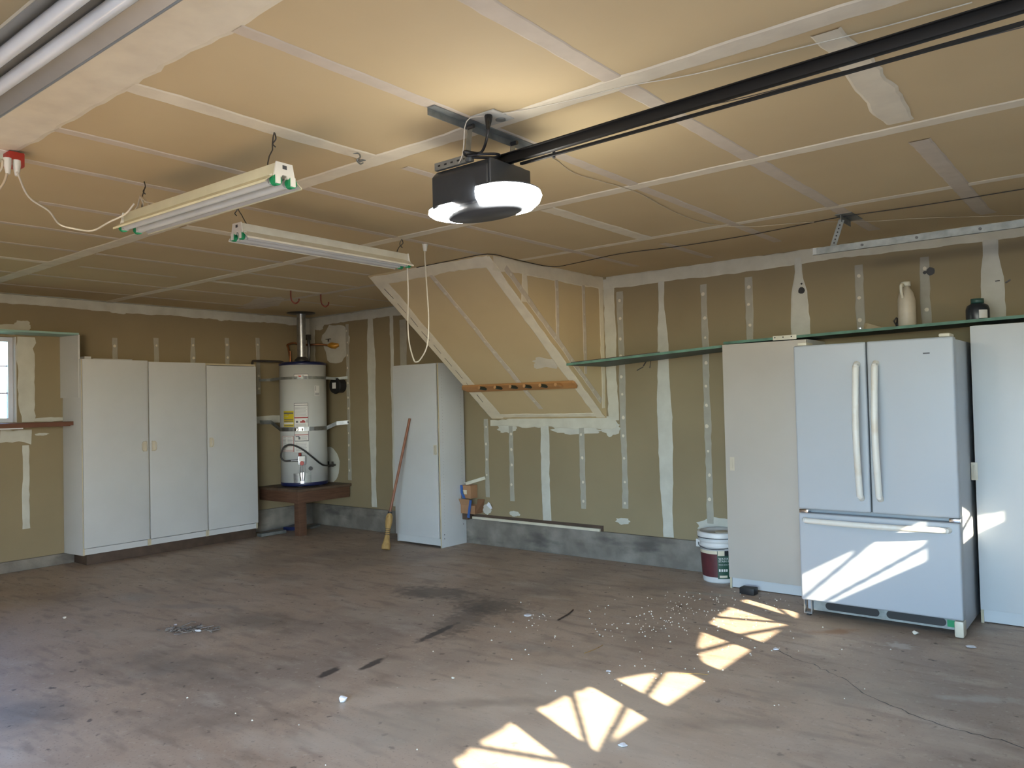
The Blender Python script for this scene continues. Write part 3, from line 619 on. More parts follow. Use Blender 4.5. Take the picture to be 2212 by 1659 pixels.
obj('elbow', MB().tube([cp(667, 783, -.30), cp(668, 752, -.30), cp(666, 730, -.30)], .017, 8).box(cp(660, 735, -.32), cp(672, 723, -.27)), 'steel_dark', gp, bevel=.004)
obj('riser', MB().tube([cp(627, 784, -.35), cp(627, 758, -.35)], .011, 8), 'copper', gp)
tag(obj('relief_pipe', MB().tube(smoothline([at(545, 788, x=.20), at(546, 781, x=.20), at(552, 779.5, x=.20), at(600, 781, x=.24), at(612, 783, x=.28)], 4), .013, 8), 'iron'), 'dark horizontal relief pipe from the heater top to above the cabinets', 'pipe')
# bell/horn box on the wall
p = at(722, 833, y=-.12); p.y = 0; t = thing('hose_reel', 'small round black and green cable reel hung right of the heater', 'reel', p)
obj('drum', MB().tube([p+Vector((0, -.005, 0)), p+Vector((0, -.10, 0))], .085, 20), 'black', t); obj('rim', MB().tube([p+Vector((0, -.10, 0)), p+Vector((0, -.12, 0))], .10, 20, radii=[.10, .092]), 'black', t); obj('hub_plate', MB().box(p+Vector((-.028, -.128, -.035)), p+Vector((.028, -.121, .035))), 'label_white', t, label='pale square hub plate'); obj('coil', MB().tube([p+Vector((-.03, -.06, 0)), p+Vector((-.03, -.09, 0))], .09, 20), 'cap_green', t)
# small things under the stand
tag(obj('wood_offcut', MB().bar(at(560, 1160, 'floor')+Vector((0, 0, .02)), at(614, 1151, 'floor')+Vector((0, 0, .02)), .09, .035), 'galv_dull', bevel=.006), 'grey offcut of board on the floor beside the stand post', 'board')
tag(obj('metal_offcut', MB().bar(at(662, 1143, 'floor')+Vector((0, 0, .012)), at(682, 1137, 'floor')+Vector((0, 0, .012)), .12, .02), 'galv_dull'), 'flat pale offcut on the floor behind the stand post', 'board')
tag(obj('blue_sheet', MB().add([at(610, 1140, 'floor')+Vector((0, 0, .005)), at(640, 1138, 'floor')+Vector((0, 0, .005)), at(642, 1125, 'floor')+Vector((0, 0, .09)), at(615, 1130, 'floor')+Vector((0, 0, .05))], [(0, 1, 2, 3)]).prism([at(612, 1146, 'floor'), at(640, 1146, 'floor'), at(640, 1138, 'floor')], (0, 0, .04)), 'navy'), 'dark blue scrap of sheet behind the stand post', 'scrap')
# ---------------------------------------------------------------- narrow cabinet and the broom leaning on it
x0, x1, yf = 1.955, 2.60, -.40
t = thing('narrow_cabinet', 'narrow white free-standing cabinet with perforated side, below the stair slope', 'cabinet', ((x0+x1)/2, -.2, 0))
c = MB(); c.box((x0, yf, .018), (x0+.016, -.035, 1.845)); c.box((x1-.016, yf, .002), (x1, -.035, 1.845)); c.box((x0+.016, yf, 1.828), (x1-.016, -.035, 1.845)); c.box((x0+.016, -.045, .05), (x1-.016, -.035, 1.828)); c.box((x0+.016, yf+.02, .10), (x1-.016, -.045, .115))
cb_ = obj('carcass', c, 'laminate', t, bevel=.001)
hl = MB()
for yy in (yf+.045, -.085):
    k = .22
    while k < 1.78: hl.add([Vector((x1+.0006, yy+cos(a*pi/3)*.0028, k+sin(a*pi/3)*.0028)) for a in range(6)], [(0, 1, 2, 3, 4, 5)]); k += .032
for yy, zz in ((yf+.04, .13), (yf+.04, .09), (-.08, .2)): hl.add([Vector((x1+.0006, yy+cos(a*pi/3)*.007, zz+sin(a*pi/3)*.007)) for a in range(6)], [(0, 1, 2, 3, 4, 5)])
o = obj('peg_hole', hl, 'label_line', cb_); o['kind'] = 'stuff'
obj('edge_banding', MB().box((x1-.016, yf-.0015, .002), (x1, yf, 1.845)), 'edge_band', t)
d = obj('door', MB().box((x0, yf-.018, .098), (x1-.02, yf-.003, 1.84)), 'laminate_dirty', t, bevel=.0012)
obj('toe_kick', MB().box((x0+.016, yf+.005, .022), (x1-.016, yf+.017, .092)), 'laminate', t)
q = at(941, 972, y=yf-.02); obj('door_pull', MB().tube([q+Vector((a, -.006, b)) for a, b in ((-.012, .04), (-.012, -.04), (.006, -.042), (.014, -.03), (.014, .03), (.006, .042), (-.012, .04))], .005, 6).box(q+Vector((-.03, 0, -.05)), q+Vector((.012, .002, .05))), 'pull', d)
B1 = at(885, 904, y=-.425); B0 = at(838, 1128, y=-.72); B2 = at(833, 1180, y=-.79); B2.z = .015
ax_ = (B1-B0).normalized(); lift = Vector((0, 0, 0))
t = thing('broom', 'old straw broom with a brown wooden handle leaning on the narrow cabinet', 'broom', (B2.x, B2.y, 0))
tp_ = B1; bt = at(842, 1108, y=-.68)
obj('handle', MB().tube([bt-ax_*.02, tp_], .0135, 10), 'wood_stick', t)
obj('collar', MB().tube([bt-ax_*.01, bt+ax_*.012], .022, 10), 'black', t)
prof = [(0, .018), (.10, .034), (.25, .036), (.36, .030), (.46, .024), (.62, .024), (.78, .032), (.90, .044), (1, .042)]
o = obj('bristle_head', MB().tube([bt.lerp(B2, s) for s, r in prof], .03, 14, radii=[r for s, r in prof]), 'straw', t)
for s in (.40, .45, .50, .55, .60): obj('binding', MB().tube([bt.lerp(B2, s-.006), bt.lerp(B2, s+.006)], .027, 14), 'iron', t)
# ---------------------------------------------------------------- clutter on the curb behind the narrow cabinet
tag(obj('wood_block', MB().box((2.606, -.10, .251), (2.68, -.004, .315)), 'wood_dark', bevel=.003), 'dark wood block on the curb beneath the cardboard boxes', 'block')
t = thing('cardboard_box', 'open flattened cardboard box with a blue tape tail, lower of the two', 'box', (2.65, -.06, .316))
c = MB(); c.box((2.606, -.12, .316), (2.80, -.115, .40)); c.box((2.606, -.012, .316), (2.80, -.007, .40)); c.box((2.606, -.115, .316), (2.80, -.012, .32)); obj('body', c, 'cardboard', t)
obj('flap', MB().prism([(2.606, -.12, .40), (2.76, -.12, .40), (2.75, -.15, .465), (2.606, -.15, .465)], (0, .004, 0)), 'cardboard', t); obj('end_flap', MB().prism([(2.80, -.12, .325), (2.80, -.012, .33), (2.84, -.02, .46), (2.82, -.10, .47)], (.004, 0, 0)), 'cardboard_dark', t)
obj('tape_tail', MB().prism([(2.755, -.152, .46), (2.79, -.155, .46), (2.77, -.155, .37), (2.755, -.155, .28), (2.72, -.155, .285), (2.74, -.155, .37)], (0, .002, 0)), 'blue_tape', t)
t = thing('cardboard_box', 'small cardboard box crossed with blue tape, upper of the two', 'box', (2.65, -.06, .47)); c = MB().box((2.608, -.115, .468), (2.74, -.01, .60)); obj('body', c, 'cardboard', t, bevel=.002)
obj('tape_band', MB().prism([(2.60, -.1165, .60), (2.635, -.1165, .60), (2.64, -.1165, .54), (2.67, -.1165, .468), (2.63, -.1165, .468), (2.605, -.1165, .52)], (0, .001, 0)), 'blue_tape', t); obj('shipping_label', MB().box((2.635, -.1165, .51), (2.69, -.1155, .555)), 'cream_print', t)
bp_ = [(2.54, -.10, .60), (2.74, -.10, .60)]
p, q = at(1004, 1043, y=-.08), at(1046, 1030, y=-.05); st = MB(); st.bar(p, q, .03, .006); st.bar(p+Vector((0, .014, -.012)), q+Vector((0, .014, -.012)), .004, .03); tag(obj('metal_angle', st, 'fixture_white'), 'short white metal angle leaning out above the cardboard boxes', 'bracket')
p = at(1056, 1096, y=-.05); mb = MB(); rr = random.Random(4); vs = [p+Vector((rr.gauss(0, .018), rr.gauss(0, .008), rr.gauss(0, .018)+.02)) for _ in range(22)]; bm_ = bmesh.new()
[bm_.verts.new(v) for v in vs]; bmesh.ops.convex_hull(bm_, input=bm_.verts); bm_.verts.index_update(); mb.add([v.co for v in bm_.verts], [tuple(v.index for v in f.verts) for f in bm_.faces]); bm_.free(); tag(obj('plastic_scrap', mb, 'paper'), 'crumpled clear plastic wad on the curb beside the cardboard boxes', 'scrap')
# ---------------------------------------------------------------- peg rack on the slope
t = thing('peg_rack', 'pine board with six wooden pegs fixed across the sloping soffit', 'rack', sp(3.6, .72))
sa = (at(1000, 832, 'slope').z+at(1245, 820, 'slope').z)/2; s_hi = (SL1-sa)/(SL1-SL0); s_lo = s_hi+.085/ (sqrt(SLY**2+(SL1-SL0)**2))
A, B_ = sp(2.93, s_hi), sp(4.26, s_hi); D_ = (sp(3, s_lo)-sp(3, s_hi)); dn = SN*.022
ov = .028
brd = [A+D_*.5, A+Vector((ov, 0, 0)), B_-Vector((ov*.4, 0, 0)), B_+D_*.2, B_+D_*.8, B_+D_-Vector((ov*.4, 0, 0)), A+D_+Vector((ov*1.8, 0, 0))]
obj('board', MB().prism([v+SN*.003 for v in brd], dn), 'wood_pine', t, bevel=.003)
for k, px in enumerate((1043, 1078, 1112, 1143, 1178, 1212)):
    q = at(px, 833-(px-1031)*.008, 'slope', off=.025); q = Vector((q.x, *(A+D_*.5+SN*.024).yz)); d_ = Vector((0, -1, .10)).normalized(); e_ = q+d_*.095
    pg = MB().tube([q, e_], .0155, 12, mi=0, caps=False); pg.tube([e_, e_+d_*.001], .0155, 12, mi=1); obj('peg', pg, ['peg_dark' if k < 5 else 'wood_pine', 'wood_pine'], t)
# ---------------------------------------------------------------- fluorescent fixtures
def shop_light(name, a, b, label, paint='fixture_paint', bright='tube_glass', z=2.285, width=.20):
    """twin tube shop light from a to b (xy), tubes at height z"""
    a, b = Vector((*a, z)), Vector((*b, z)); d = (b-a).normalized(); s = Vector((-d.y, d.x, 0)); L_ = (b-a).length
    t = thing(name, label, 'light', (a+b)/2+Vector((0, 0, .1)), 'hanging shop lights')
    P = lambda u, v, w: a+d*u+s*(v*.8)+Vector((0, 0, w*.74)); hw = width/2
    h = MB().prism([P(0, -hw*.42, .105), P(0, hw*.42, .105), P(0, hw*.42, .05), P(0, -hw*.42, .05)], d*L_); obj('housing', h, paint, t, bevel=.004)
    r_ = MB()
    for sg in (-1, 1):
        r_.prism([P(0, sg*hw*.42, .052), P(0, sg*hw*.42, .048), P(0, sg*hw, .002), P(0, sg*hw, .006)], d*L_); r_.prism([P(0, sg*hw, .006), P(0, sg*hw, -.006), P(0, sg*(hw+.003), -.006), P(0, sg*(hw+.003), .006)], d*L_)
    r_.prism([P(0, -hw*.42, .048), P(0, hw*.42, .048), P(0, hw*.42, .052), P(0, -hw*.42, .052)], d*L_); obj('reflector', r_, paint, t)
    rin = MB()
    for sg in (-1, 1): rin.prism([P(.003, sg*hw*.42, .0475), P(.003, sg*hw*.42, .0465), P(.003, sg*(hw-.001), .001), P(.003, sg*(hw-.001), .002)], d*(L_-.006))
    rin.prism([P(.003, -hw*.42, .0475), P(.003, hw*.42, .0475), P(.003, hw*.42, .0465), P(.003, -hw*.42, .0465)], d*(L_-.006)); obj('reflector_lining', rin, 'reflector_dull' if paint == 'reflector_dull' else 'reflector', t)
    for sg in (-1, 1):
        obj('tube', MB().tube([P(.03, sg*.042, .018), P(L_-.03, sg*.042, .018)], .018, 16), bright, t)
        for u in (.004, L_-.022): sk = obj('lamp_holder', MB().box(tuple(P(u, sg*.042-.017, -.004)), tuple(P(u+.018, sg*.042+.017, .045))) if abs(d.x) > .99 or abs(d.y) > .99 else MB().prism([P(u, sg*.042-.017, -.004), P(u, sg*.042+.017, -.004), P(u, sg*.042+.017, .045), P(u, sg*.042-.017, .045)], d*.018), 'socket_white', t)
    return t, P, L_
def hang(t, p, top, name='chain', n=6):
    pts = [p.lerp(top, k/n)+Vector((random.uniform(-.006, .006), random.uniform(-.006, .006), 0)) for k in range(n+1)]; pts[0] = p; pts[-1] = top
    obj(name, MB().tube(pts, .0028, 6), 'steel_dark', t); obj('hook', MB().tube(smoothline([top+Vector((0, 0, 0)), top+Vector((.01, 0, -.03)), top+Vector((-.012, 0, -.045)), top+Vector((0, .004, -.06))], 4), .0028, 6), 'steel_dark', t)
def end_cap(P, t, L_, end):
    u0 = L_ if end else -.006
    cap = obj('end_cap', MB().prism([P(u0, -.045, .108), P(u0, .045, .108), P(u0, .06, .03), P(u0, .02, .03), P(u0, .012, .045), P(u0, -.012, .045), P(u0, -.02, .03), P(u0, -.06, .03)], (P(1, 0, 0)-P(0, 0, 0))*.006), 'socket_white', t)
    for sg in (-1, 1):
        obj('socket', MB().box(tuple(P(u0-.006, sg*.042-.012, -.005)), tuple(P(u0+.014, sg*.042+.012, .04))), 'socket_white', cap)
        obj('socket_ring', MB().tube([P(u0-.014 if end else u0+.014, sg*.042, .014), P(u0+.008 if end else u0-.002, sg*.042, .014)], .0205, 14), 'socket_green', cap, label='translucent green socket ring')
    obj('knockout', MB().box(tuple(P(u0+(.0065 if end else -.0005), -.012, .075)), tuple(P(u0+(.007 if end else 0), .012, .095))), 'mid_grey', cap)
LT = 2.268
t1, P1, L1_ = shop_light('shop_light', (4.45, -4.31), (5.60, -4.28), 'twin-tube shop light with yellowed housing, plugged into the red adaptor', 'fixture_paint', z=LT)
end_cap(P1, t1, L1_, True); end_cap(P1, t1, L1_, False)
hang(t1, P1(L1_-.10, 0, .105), Vector((5.40, -4.18, H))); hang(t1, P1(.10, 0, .105), Vector((4.36, -4.20, H)))
t2, P2, L2_ = shop_light('shop_light', (4.55, -3.82), (4.52, -2.65), 'twin-tube shop light hung crosswise ahead of the stair soffit', 'fixture_white', 'tube_bright', z=2.29)
end_cap(P2, t2, L2_, False); end_cap(P2, t2, L2_, True)
hang(t2, P2(.06, 0, .105), Vector((4.28, -3.66, H))); hang(t2, P2(L2_-.06, 0, .105), Vector((4.26, -2.42, H)))
t3, P3, L3_ = shop_light('shop_light', (5.1, -5.275), (7.56, -5.255), 'long bright twin-tube shop light at the upper edge, close to the ceiling', 'reflector_dull', 'tube_bright', z=2.32, width=.25)
hang(t3, P3(.5, 0, .105), Vector((5.6, -5.27, H))); hang(t3, P3(2.2, 0, .105), Vector((7.3, -5.26, H)))
# cord bundle on the first light and its run to the red adaptor
w = MB()
for k in range(3): w.tube([P1(.09, 0, .2), P1(.02+.05*k, .03, .16), P1(.0+.07*k, .01, .11)], .004, 6)
w.tube([P1(.09, 0, .2), P1(.17, -.02, .14), P1(.26, -.01, .106)], .004, 6); tag(obj('cord_bundle', w, 'cord_yellowed'), 'bundled yellowed cord tied above the end of the yellowed shop light', 'cord')
RP = at(25, 345, z=2.50)
t = thing('ceiling_outlet', 'ceiling outlet with a red adaptor and white plugs', 'outlet', at(20, 335, 'ceil'))
b0 = at(14, 332, 'ceil'); obj('cover_plate', MB().box(b0+Vector((-.06, -.05, -.008)), b0+Vector((.06, .05, -.001))), 'socket_white', t, bevel=.002)
q = at(30, 347, z=2.50); ad = obj('adaptor', MB().box(q+Vector((-.035, -.03, -.03)), q+Vector((.035, .03, .03))), 'red', t, bevel=.005, label='red plug-in adaptor')
q2 = at(36, 357, z=2.46); q3 = at(16, 352, z=2.46)
for qq in (q2, q3): obj('plug', MB().tube([qq+Vector((0, 0, .02)), qq, qq+Vector((.004, 0, -.045))], .016, 8, radii=[.016, .016, .009]), 'socket_white', t, label='white plug')
zs = [2.42, 2.36, 2.33, 2.30, 2.28, 2.28, 2.30, 2.33, 2.38]
pp = [(37, 372), (62, 425), (105, 455), (128, 484), (160, 494), (200, 498), (235, 480), (270, 463), (290, 440)]
tag(obj('lamp_cord', MB().tube(smoothline([at(a, b, z=c) for (a, b), c in zip(pp, zs)], 6), .0045, 6), 'cord_white'), 'white cord sagging from the red adaptor to the yellowed shop light', 'cord')
for i, pq in enumerate(([(16, 372), (8, 395), (-10, 420)], [(6, 345), (3, 365), (-12, 380)])):
    tag(obj('plug_cord', MB().tube(smoothline([at(a, b, z=2.42-.03*k) for k, (a, b) in enumerate(pq)], 5), .005, 6), 'cord_yellowed'), ['yellowed cord dropping from the red adaptor towards the near wall', 'short thick cord at the edge of the ceiling outlet plate'][i], 'cord')
# hanging rope loop
tag(obj('rope_loop', MB().tube(smoothline([at(880, 578, y=-2.46), at(882, 640, y=-2.4), at(881, 695, y=-2.3), at(884, 740, y=-2.25), at(893, 775, y=-2.2), at(899, 782, y=-2.2), at(909, 775, y=-2.2), at(923, 745, y=-2.2), at(926, 690, y=-2.2), at(922, 620, y=-2.2), at(918, 560, y=-2.2), at(918, 530, 'ceil')], 6), .0048, 7), 'cord_white'), 'pale cord hanging in a long loop from the ceiling by the soffit', 'cord')
q = at(918, 527, 'ceil'); tag(obj('ceiling_plug', MB().tube([q, q+Vector((0, 0, -.05))], .014, 8, radii=[.02, .012]), 'socket_white'), 'small pale plug in the ceiling at the top of the cord loop', 'plug')
# ---------------------------------------------------------------- opener
t = thing('garage_opener', 'dark grey garage door opener with two glowing lamp lenses', 'opener', (6.02, -3.61, 2.38))
ox0, ox1, oy0, oy1, ot, ob = 5.845, 6.15, -3.745, -3.485, 2.385, 2.235
bd = MB().prism([(ox0, oy0+.03, ot), (ox0, oy0, ot-.03), (ox0, oy0, ob-.012), (ox0, oy1, ob-.012), (ox0, oy1, ot-.03), (ox0, oy1-.03, ot)], (ox1-ox0, 0, 0)); obj('housing', bd, 'dark_grey', t, bevel=.012, seg=3)
obj('front_cover', MB().prism([(ox1, oy0+.004, ot-.01), (ox1, oy1-.004, ot-.01), (ox1, oy1-.004, ob+.025), (ox1, oy0+.004, ob+.025)], (.012, 0, -.0)), 'mid_grey', t, bevel=.008)
def lens(x, sgn, L, nm, rows):
    mb = MB(); n = 22
    vs = []; cyy = (oy0+oy1)/2; hw = (oy1-oy0)/2
    for z_, k, bul in rows:
        for i in range(n+1):
            a = -pi/2+pi*i/n; vs.append((x+sgn*L*bul*max(cos(a), 0)**.6, cyy+hw*k*sin(a), z_))
    fs = [(r*(n+1)+i, r*(n+1)+i+1, (r+1)*(n+1)+i+1, (r+1)*(n+1)+i) for r in range(3) for i in range(n)]
    mb.add(vs, fs, 0, True); o = obj(nm, mb, 'led', t, label='glowing white lamp lens')
    pts = [Vector((v[0], v[1], rows[0][0]+.001)) for v in vs[:n+1]]
    obj('lens_rim', MB().prism([Vector((p.x*1.0, cyy+(p.y-cyy)*1.03, p.z)) for p in pts], (0, 0, .004)), 'dark_grey', o)
lens(ox1-.06, 1, .172, 'lamp_lens', [(ob+.036, 1.05, 1.0), (ob+.018, 1.08, 1.05), (ob-.006, 1.05, .98), (ob-.032, .88, .80)])
lens(ox0+.12, -1, .215, 'lamp_lens', [(ob-.002, 1.02, .98), (ob-.012, 1.03, 1.0), (ob-.022, .94, .94), (ob-.034, .70, .72)])
ov_ = MB(); n = 24; ccx, ccy = (ox0+ox1)/2+.02, (oy0+oy1)/2; vs = []
for z_, kx, ky in ((ob-.014, .17, .10), (ob-.032, .19, .108), (ob-.042, .172, .092)): vs += [(ccx+kx*cos(2*pi*i/n), ccy+ky*sin(2*pi*i/n), z_) for i in range(n)]
fs = [(r*n+i, r*n+(i+1) % n, (r+1)*n+(i+1) % n, (r+1)*n+i) for r in range(2) for i in range(n)]+[tuple(range(2*n, 3*n))]; obj('bottom_cover', ov_.add(vs, fs, 0, True), 'mid_grey', t)
obj('power_plate', MB().box((ox0+.01, oy0+.012, ot), (ox0+.21, oy0+.03, ot+.03)), 'galv_dull', t)
for k in range(5): obj('plate_slot', MB().box((ox0+.03+.035*k, oy0+.0105, ot+.012), (ox0+.042+.035*k, oy0+.012, ot+.018)), 'black', t)
rl = thing('opener_rail', 'long black opener rail running under the ceiling towards the door', 'rail', (7.7, -3.66, 2.39))
ra, rb = Vector((6.10, -3.615, 2.395)), Vector((9.38, -3.765, 2.395)); obj('rail', MB().bar(ra, rb, .026, .034), 'rail_black', rl, bevel=.002)
obj('flange', MB().bar(ra+Vector((0, -.010, .017)), rb+Vector((0, -.010, .017)), .03, .004), 'rail_black', rl); obj('belt', MB().bar(ra+Vector((.1, .014, -.024)), rb+Vector((0, .014, -.052)), .012, .009), 'rail_black', rl)
for y_ in (-1,): obj('bracket_bolt', MB().tube([Vector((6.36, -3.60, 2.36)), Vector((6.36, -3.60, 2.43))], .006, 8), 'steel_dark', rl)
t = thing('opener_bracket', 'punched steel angle and straps that hang the opener from the ceiling', 'bracket', (6.06, -3.6, H))
an = MB().box((6.045, -3.96, H-.0335), (6.049, -3.28, H-.004)); an.box((6.049, -3.96, H-.008), (6.082, -3.28, H-.004)); obj('angle', an, 'galv_dull', t)
for yy, x_ in ((-3.74, 6.06), (-3.47, 6.06)): obj('strap', MB().bar((x_, yy, H-.02), (x_-.02, yy-.0, ot-.005), .028, .003, up=Vector((1, 0, 0))), 'galv', t); obj('bolt', MB().tube([(x_+.0, yy-.012, H-.03), (x_+.03, yy-.012, H-.03)], .009, 8), 'steel_dark', t)
ho = MB()
for k in range(9): ho.tube([(6.0445, -3.93+.075*k, H-.018), (6.0452, -3.93+.075*k, H-.018)], .004, 8)
o = obj('punched_hole', ho, 'black', t)
q = at(1062, 252, 'ceil'); t = thing('ceiling_outlet', 'square ceiling outlet box above the opener with a black plug', 'outlet', q)
obj('cover_plate', MB().box(q+Vector((-.062, -.062, -.007)), q+Vector((.062, .062, -.001))), 'mud_white', t, bevel=.002); obj('receptacle', MB().tube([q+Vector((.02, .03, -.008)), q+Vector((.02, .03, -.011))], .02, 14), 'galv_dull', t)
q = at(1055, 256, z=H-.03)
tag(obj('power_cord', MB().tube(smoothline([at(1055, 250, z=H-.01), at(1055, 268, z=H-.055), at(1054, 285, z=H-.09), at(1046, 318, z=2.42), at(1034, 331, z=2.405), at(1005, 327, z=2.40), at(1008, 336, z=2.40), at(1040, 333, z=2.40), at(1075, 333, z=2.40), at(1072, 340, z=2.40), at(1015, 340, z=2.40)], 6), .0055, 8).tube([at(1055, 252, z=H-.012), at(1055, 262, z=H-.035), at(1054, 278, z=H-.07)], .012, 10, radii=[.016, .013, .007]), 'black'), 'black power cord coiled on top of the opener', 'cord')
# thin wires on the ceiling
def wire(name, px, m_, r, label, dz=.006):
    pts = [at(a, b, z=H-(c if c else dz)) for a, b, c in [(p + (0,))[:3] if len(p) == 2 else p for p in px]]
    return tag(obj(name, MB().tube(smoothline(pts, 4), r, 5), m_), label, 'wire')
wire('bell_wire', [(982, 370, .15), (1000, 330, .14), (1008, 262, .03), (1050, 250), (1130, 238), (1230, 217), (1350, 187), (1500, 160), (1700, 110), (1900, 60), (2100, 5)], 'cord_white', .0022, 'thin white wire crossing the ceiling from the opener to the upper edge')
wire('sensor_wire', [(1160, 330, .05), (1200, 345), (1240, 374), (1310, 395), (1375, 415), (1440, 450), (1500, 475), (1550, 486), (1620, 490, .02), (1750, 480), (1880, 478), (2000, 471), (2212, 465)], 'cord_yellowed', .0022, 'thin pale wire looping past the opener toward the back wall')
wire('twisted_wire', [(900, 578), (975, 563), (1053, 549), (1110, 560), (1190, 576), (1245, 568), (1340, 548), (1460, 533), (1600, 511), (1720, 488), (1820, 468), (1990, 444), (2212, 408)], 'iron', .003, 'dark twisted wire running along the top of the soffit and back wall')
wire('release_cable', [(1420, 250, .10), (1612, 210, .11), (1800, 160, .12), (2000, 112, .13), (2212, 58, .14)], 'steel_dark', .0018, 'thin steel cable stretched beside the black opener rail')
q = at(780, 345, 'ceil'); tag(obj('ceiling_hook', MB().tube(smoothline([at(762, 331, 'ceil'), at(775, 332, z=H-.01), at(778, 340, z=H-.03), at(771, 346, z=H-.05), at(778, 354, z=H-.045), at(784, 352, z=H-.02)], 5), .0035, 6).box(q+Vector((-.02, -.01, -.006)), q+Vector((.02, .01, -.001))), 'galv_dull'), 'small wire hook screwed to the ceiling tape left of the opener', 'hook')
for i, (px, py) in enumerate(((632, 627), (697, 635))):
    q = at(px-4, py, 'ceil'); d = Vector((.62, .78, 0)); pts = [q, q+Vector((0, 0, -.06)), q+d*.01+Vector((0, 0, -.10)), q+d*.04+Vector((0, 0, -.125)), q+d*.07+Vector((0, 0, -.105)), q+d*.075+Vector((0, 0, -.08))]
    tag(obj('utility_hook', MB().tube(smoothline(pts, 5), .007, 8), 'rust_hook'), ['rust red utility hook in the ceiling, the one nearer the flue', 'rust red utility hook in the ceiling, the one nearer the soffit'][i], 'hook', 'rust red ceiling hooks') if i else tag(obj('utility_hook', MB().tube(smoothline(pts, 5), .007, 8), 'rust_hook'), 'rust red utility hook in the ceiling, the one farther from the soffit', 'hook', 'rust red ceiling hooks')
# ---------------------------------------------------------------- door track on the right
t = thing('door_track', 'galvanised garage door track hung below the ceiling near the back wall', 'track', (6.49, -1.0, 2.32))
yy = -1.0; za, zb_ = at(1757, 551, y=yy).z, at(1757, 537, y=yy).z
tr = MB().box((6.49, yy-.004, za), (9.35, yy, zb_)); tr.box((6.49, yy, zb_-.003), (9.35, yy+.045, zb_)); tr.box((6.49, yy-.022, za-.003), (9.35, yy, za)); obj('rail', tr, 'galv_dull', t)
obj('back_flange', MB().box((6.49, yy+.042, zb_-.02), (9.35, yy+.045, zb_-.003)), 'galv_dull', t)
obj('end_plate', MB().box((6.487, yy-.006, za-.002), (6.51, yy-.004, zb_)), 'galv', t)
for x_ in (6.78, 7.08, 7.4, 7.75): obj('bolt', MB().tube([(x_, yy-.004, (za+zb_)/2), (x_, yy-.011, (za+zb_)/2)], .008, 8), 'steel_dark', t)
ha, hb = at(1790, 530, y=yy+.01), at(1808, 460, y=yy+.06)
pa = MB().bar((6.60, yy+.01, zb_-.02), (6.66, yy+.02, H-.03), .035, .003, up=Vector((0, 1, 0))); h1 = obj('hanger', pa, 'galv_dull', t); 
for k in range(7):
    c_ = Vector((6.60, yy+.0075, zb_-.02)).lerp(Vector((6.66, yy+.0175, H-.03)), .1+.12*k); obj('punched_slot', MB().tube([c_+Vector((0, .001, 0)), c_+Vector((0, -.0003, 0))], .005, 8), 'black', h1)
obj('ceiling_clip', MB().box((6.63, yy-.02, H-.004), (6.73, yy+.22, H-.001)).box((6.66, yy+.0, H-.045), (6.663, yy+.20, H-.004)), 'galv_dull', t)
# ---------------------------------------------------------------- shelf along the back wall
ZS = lambda x: 1.730+(x-4.31)*.062 if x < 5.6 else 1.8345+(x-5.6)*.0185
t = thing('storage_shelf', 'long green-edged shelf board along the back wall over the fridge', 'shelf', (6, -.3, 1.8))
def yfr(x): return -.62+.22*(x-4.315)/(5.597-4.315) if x < 5.6 else -.38
for xa, xb in ((4.315, 5.597), (5.602, 7.95)):
    za, zb = ZS(xa), ZS(xb); ya, yb = yfr(xa), yfr(xb)
    b = MB().add([(xa, ya, za), (xb, yb, zb), (xb, -.006, zb), (xa, -.006, za), (xa, ya, za+.015), (xb, yb, zb+.015), (xb, -.006, zb+.015), (xa, -.006, za+.015)], [(0, 3, 2, 1), (4, 5, 6, 7), (0, 1, 5, 4), (1, 2, 6, 5), (2, 3, 7, 6), (3, 0, 4, 7)])
    bo = obj('board', b, 'shelf_board', t)
    obj('front_edge', MB().bar((xa, ya-.003, za+.0075), (xb, yb-.003, zb+.0075), .005, .019), 'green_edge', bo, label='chipped green front edge')
obj('loose_lath', MB().bar((4.34, -.59, ZS(4.34)+.021), (5.1, -.46, ZS(5.1)+.021), .02, .008), 'wood_dark', t)
p = Vector((6.07, yfr(6.07)-.004, ZS(6.07)+.008)); obj('mending_plate', MB().box(p+Vector((-.085, -.004, -.016)), p+Vector((.085, 0, .016))), 'fixture_white', t, bevel=.001, label='pale metal mending plate')
for k in (-.07, -.01, .05): obj('screw', MB().tube([p+Vector((k, -.004, .004)), p+Vector((k, -.006, .004))], .005, 8), 'black', t)
ys = -.20
def on_shelf(px, y_): q = at(px, 700, y=y_); return Vector((q.x, y_, ZS(q.x)+.0165))
q = on_shelf(1960, ys); t = thing('plastic_jug', 'dusty cream plastic jug with a handle on the green shelf', 'jug', q)
jb = MB().lathe(q, [(0, 0), (.050, 0), (.056, .012), (.056, .18), (.054, .195), (.050, .21), (.044, .235), (.030, .26), (.024, .27), (.024, .28), (0, .28)], 20); obj('body', jb, 'jug', t)
obj('cap', MB().lathe(q, [(0, .28), (.030, .28), (.030, .31), (0, .31)], 16), 'fixture_white', t); obj('handle', MB().tube(smoothline([q+Vector((-.01, -.03, .28)), q+Vector((-.014, -.072, .285)), q+Vector((-.014, -.078, .24)), q+Vector((-.012, -.055, .20))], 5), .010, 8), 'fixture_white', t)
q = on_shelf(1939, -.16); t = thing('spray_nozzle', 'small black trigger nozzle standing beside the cream jug', 'nozzle', q); obj('body', MB().lathe(q, [(0, 0), (.014, 0), (.014, .04), (.008, .05), (.006, .075), (0, .075)], 10), 'black', t); obj('trigger', MB().tube([q+Vector((-.01, -.005, .03)), q+Vector((-.022, -.005, .055)), q+Vector((-.004, 0, .08))], .005, 6), 'black', t)
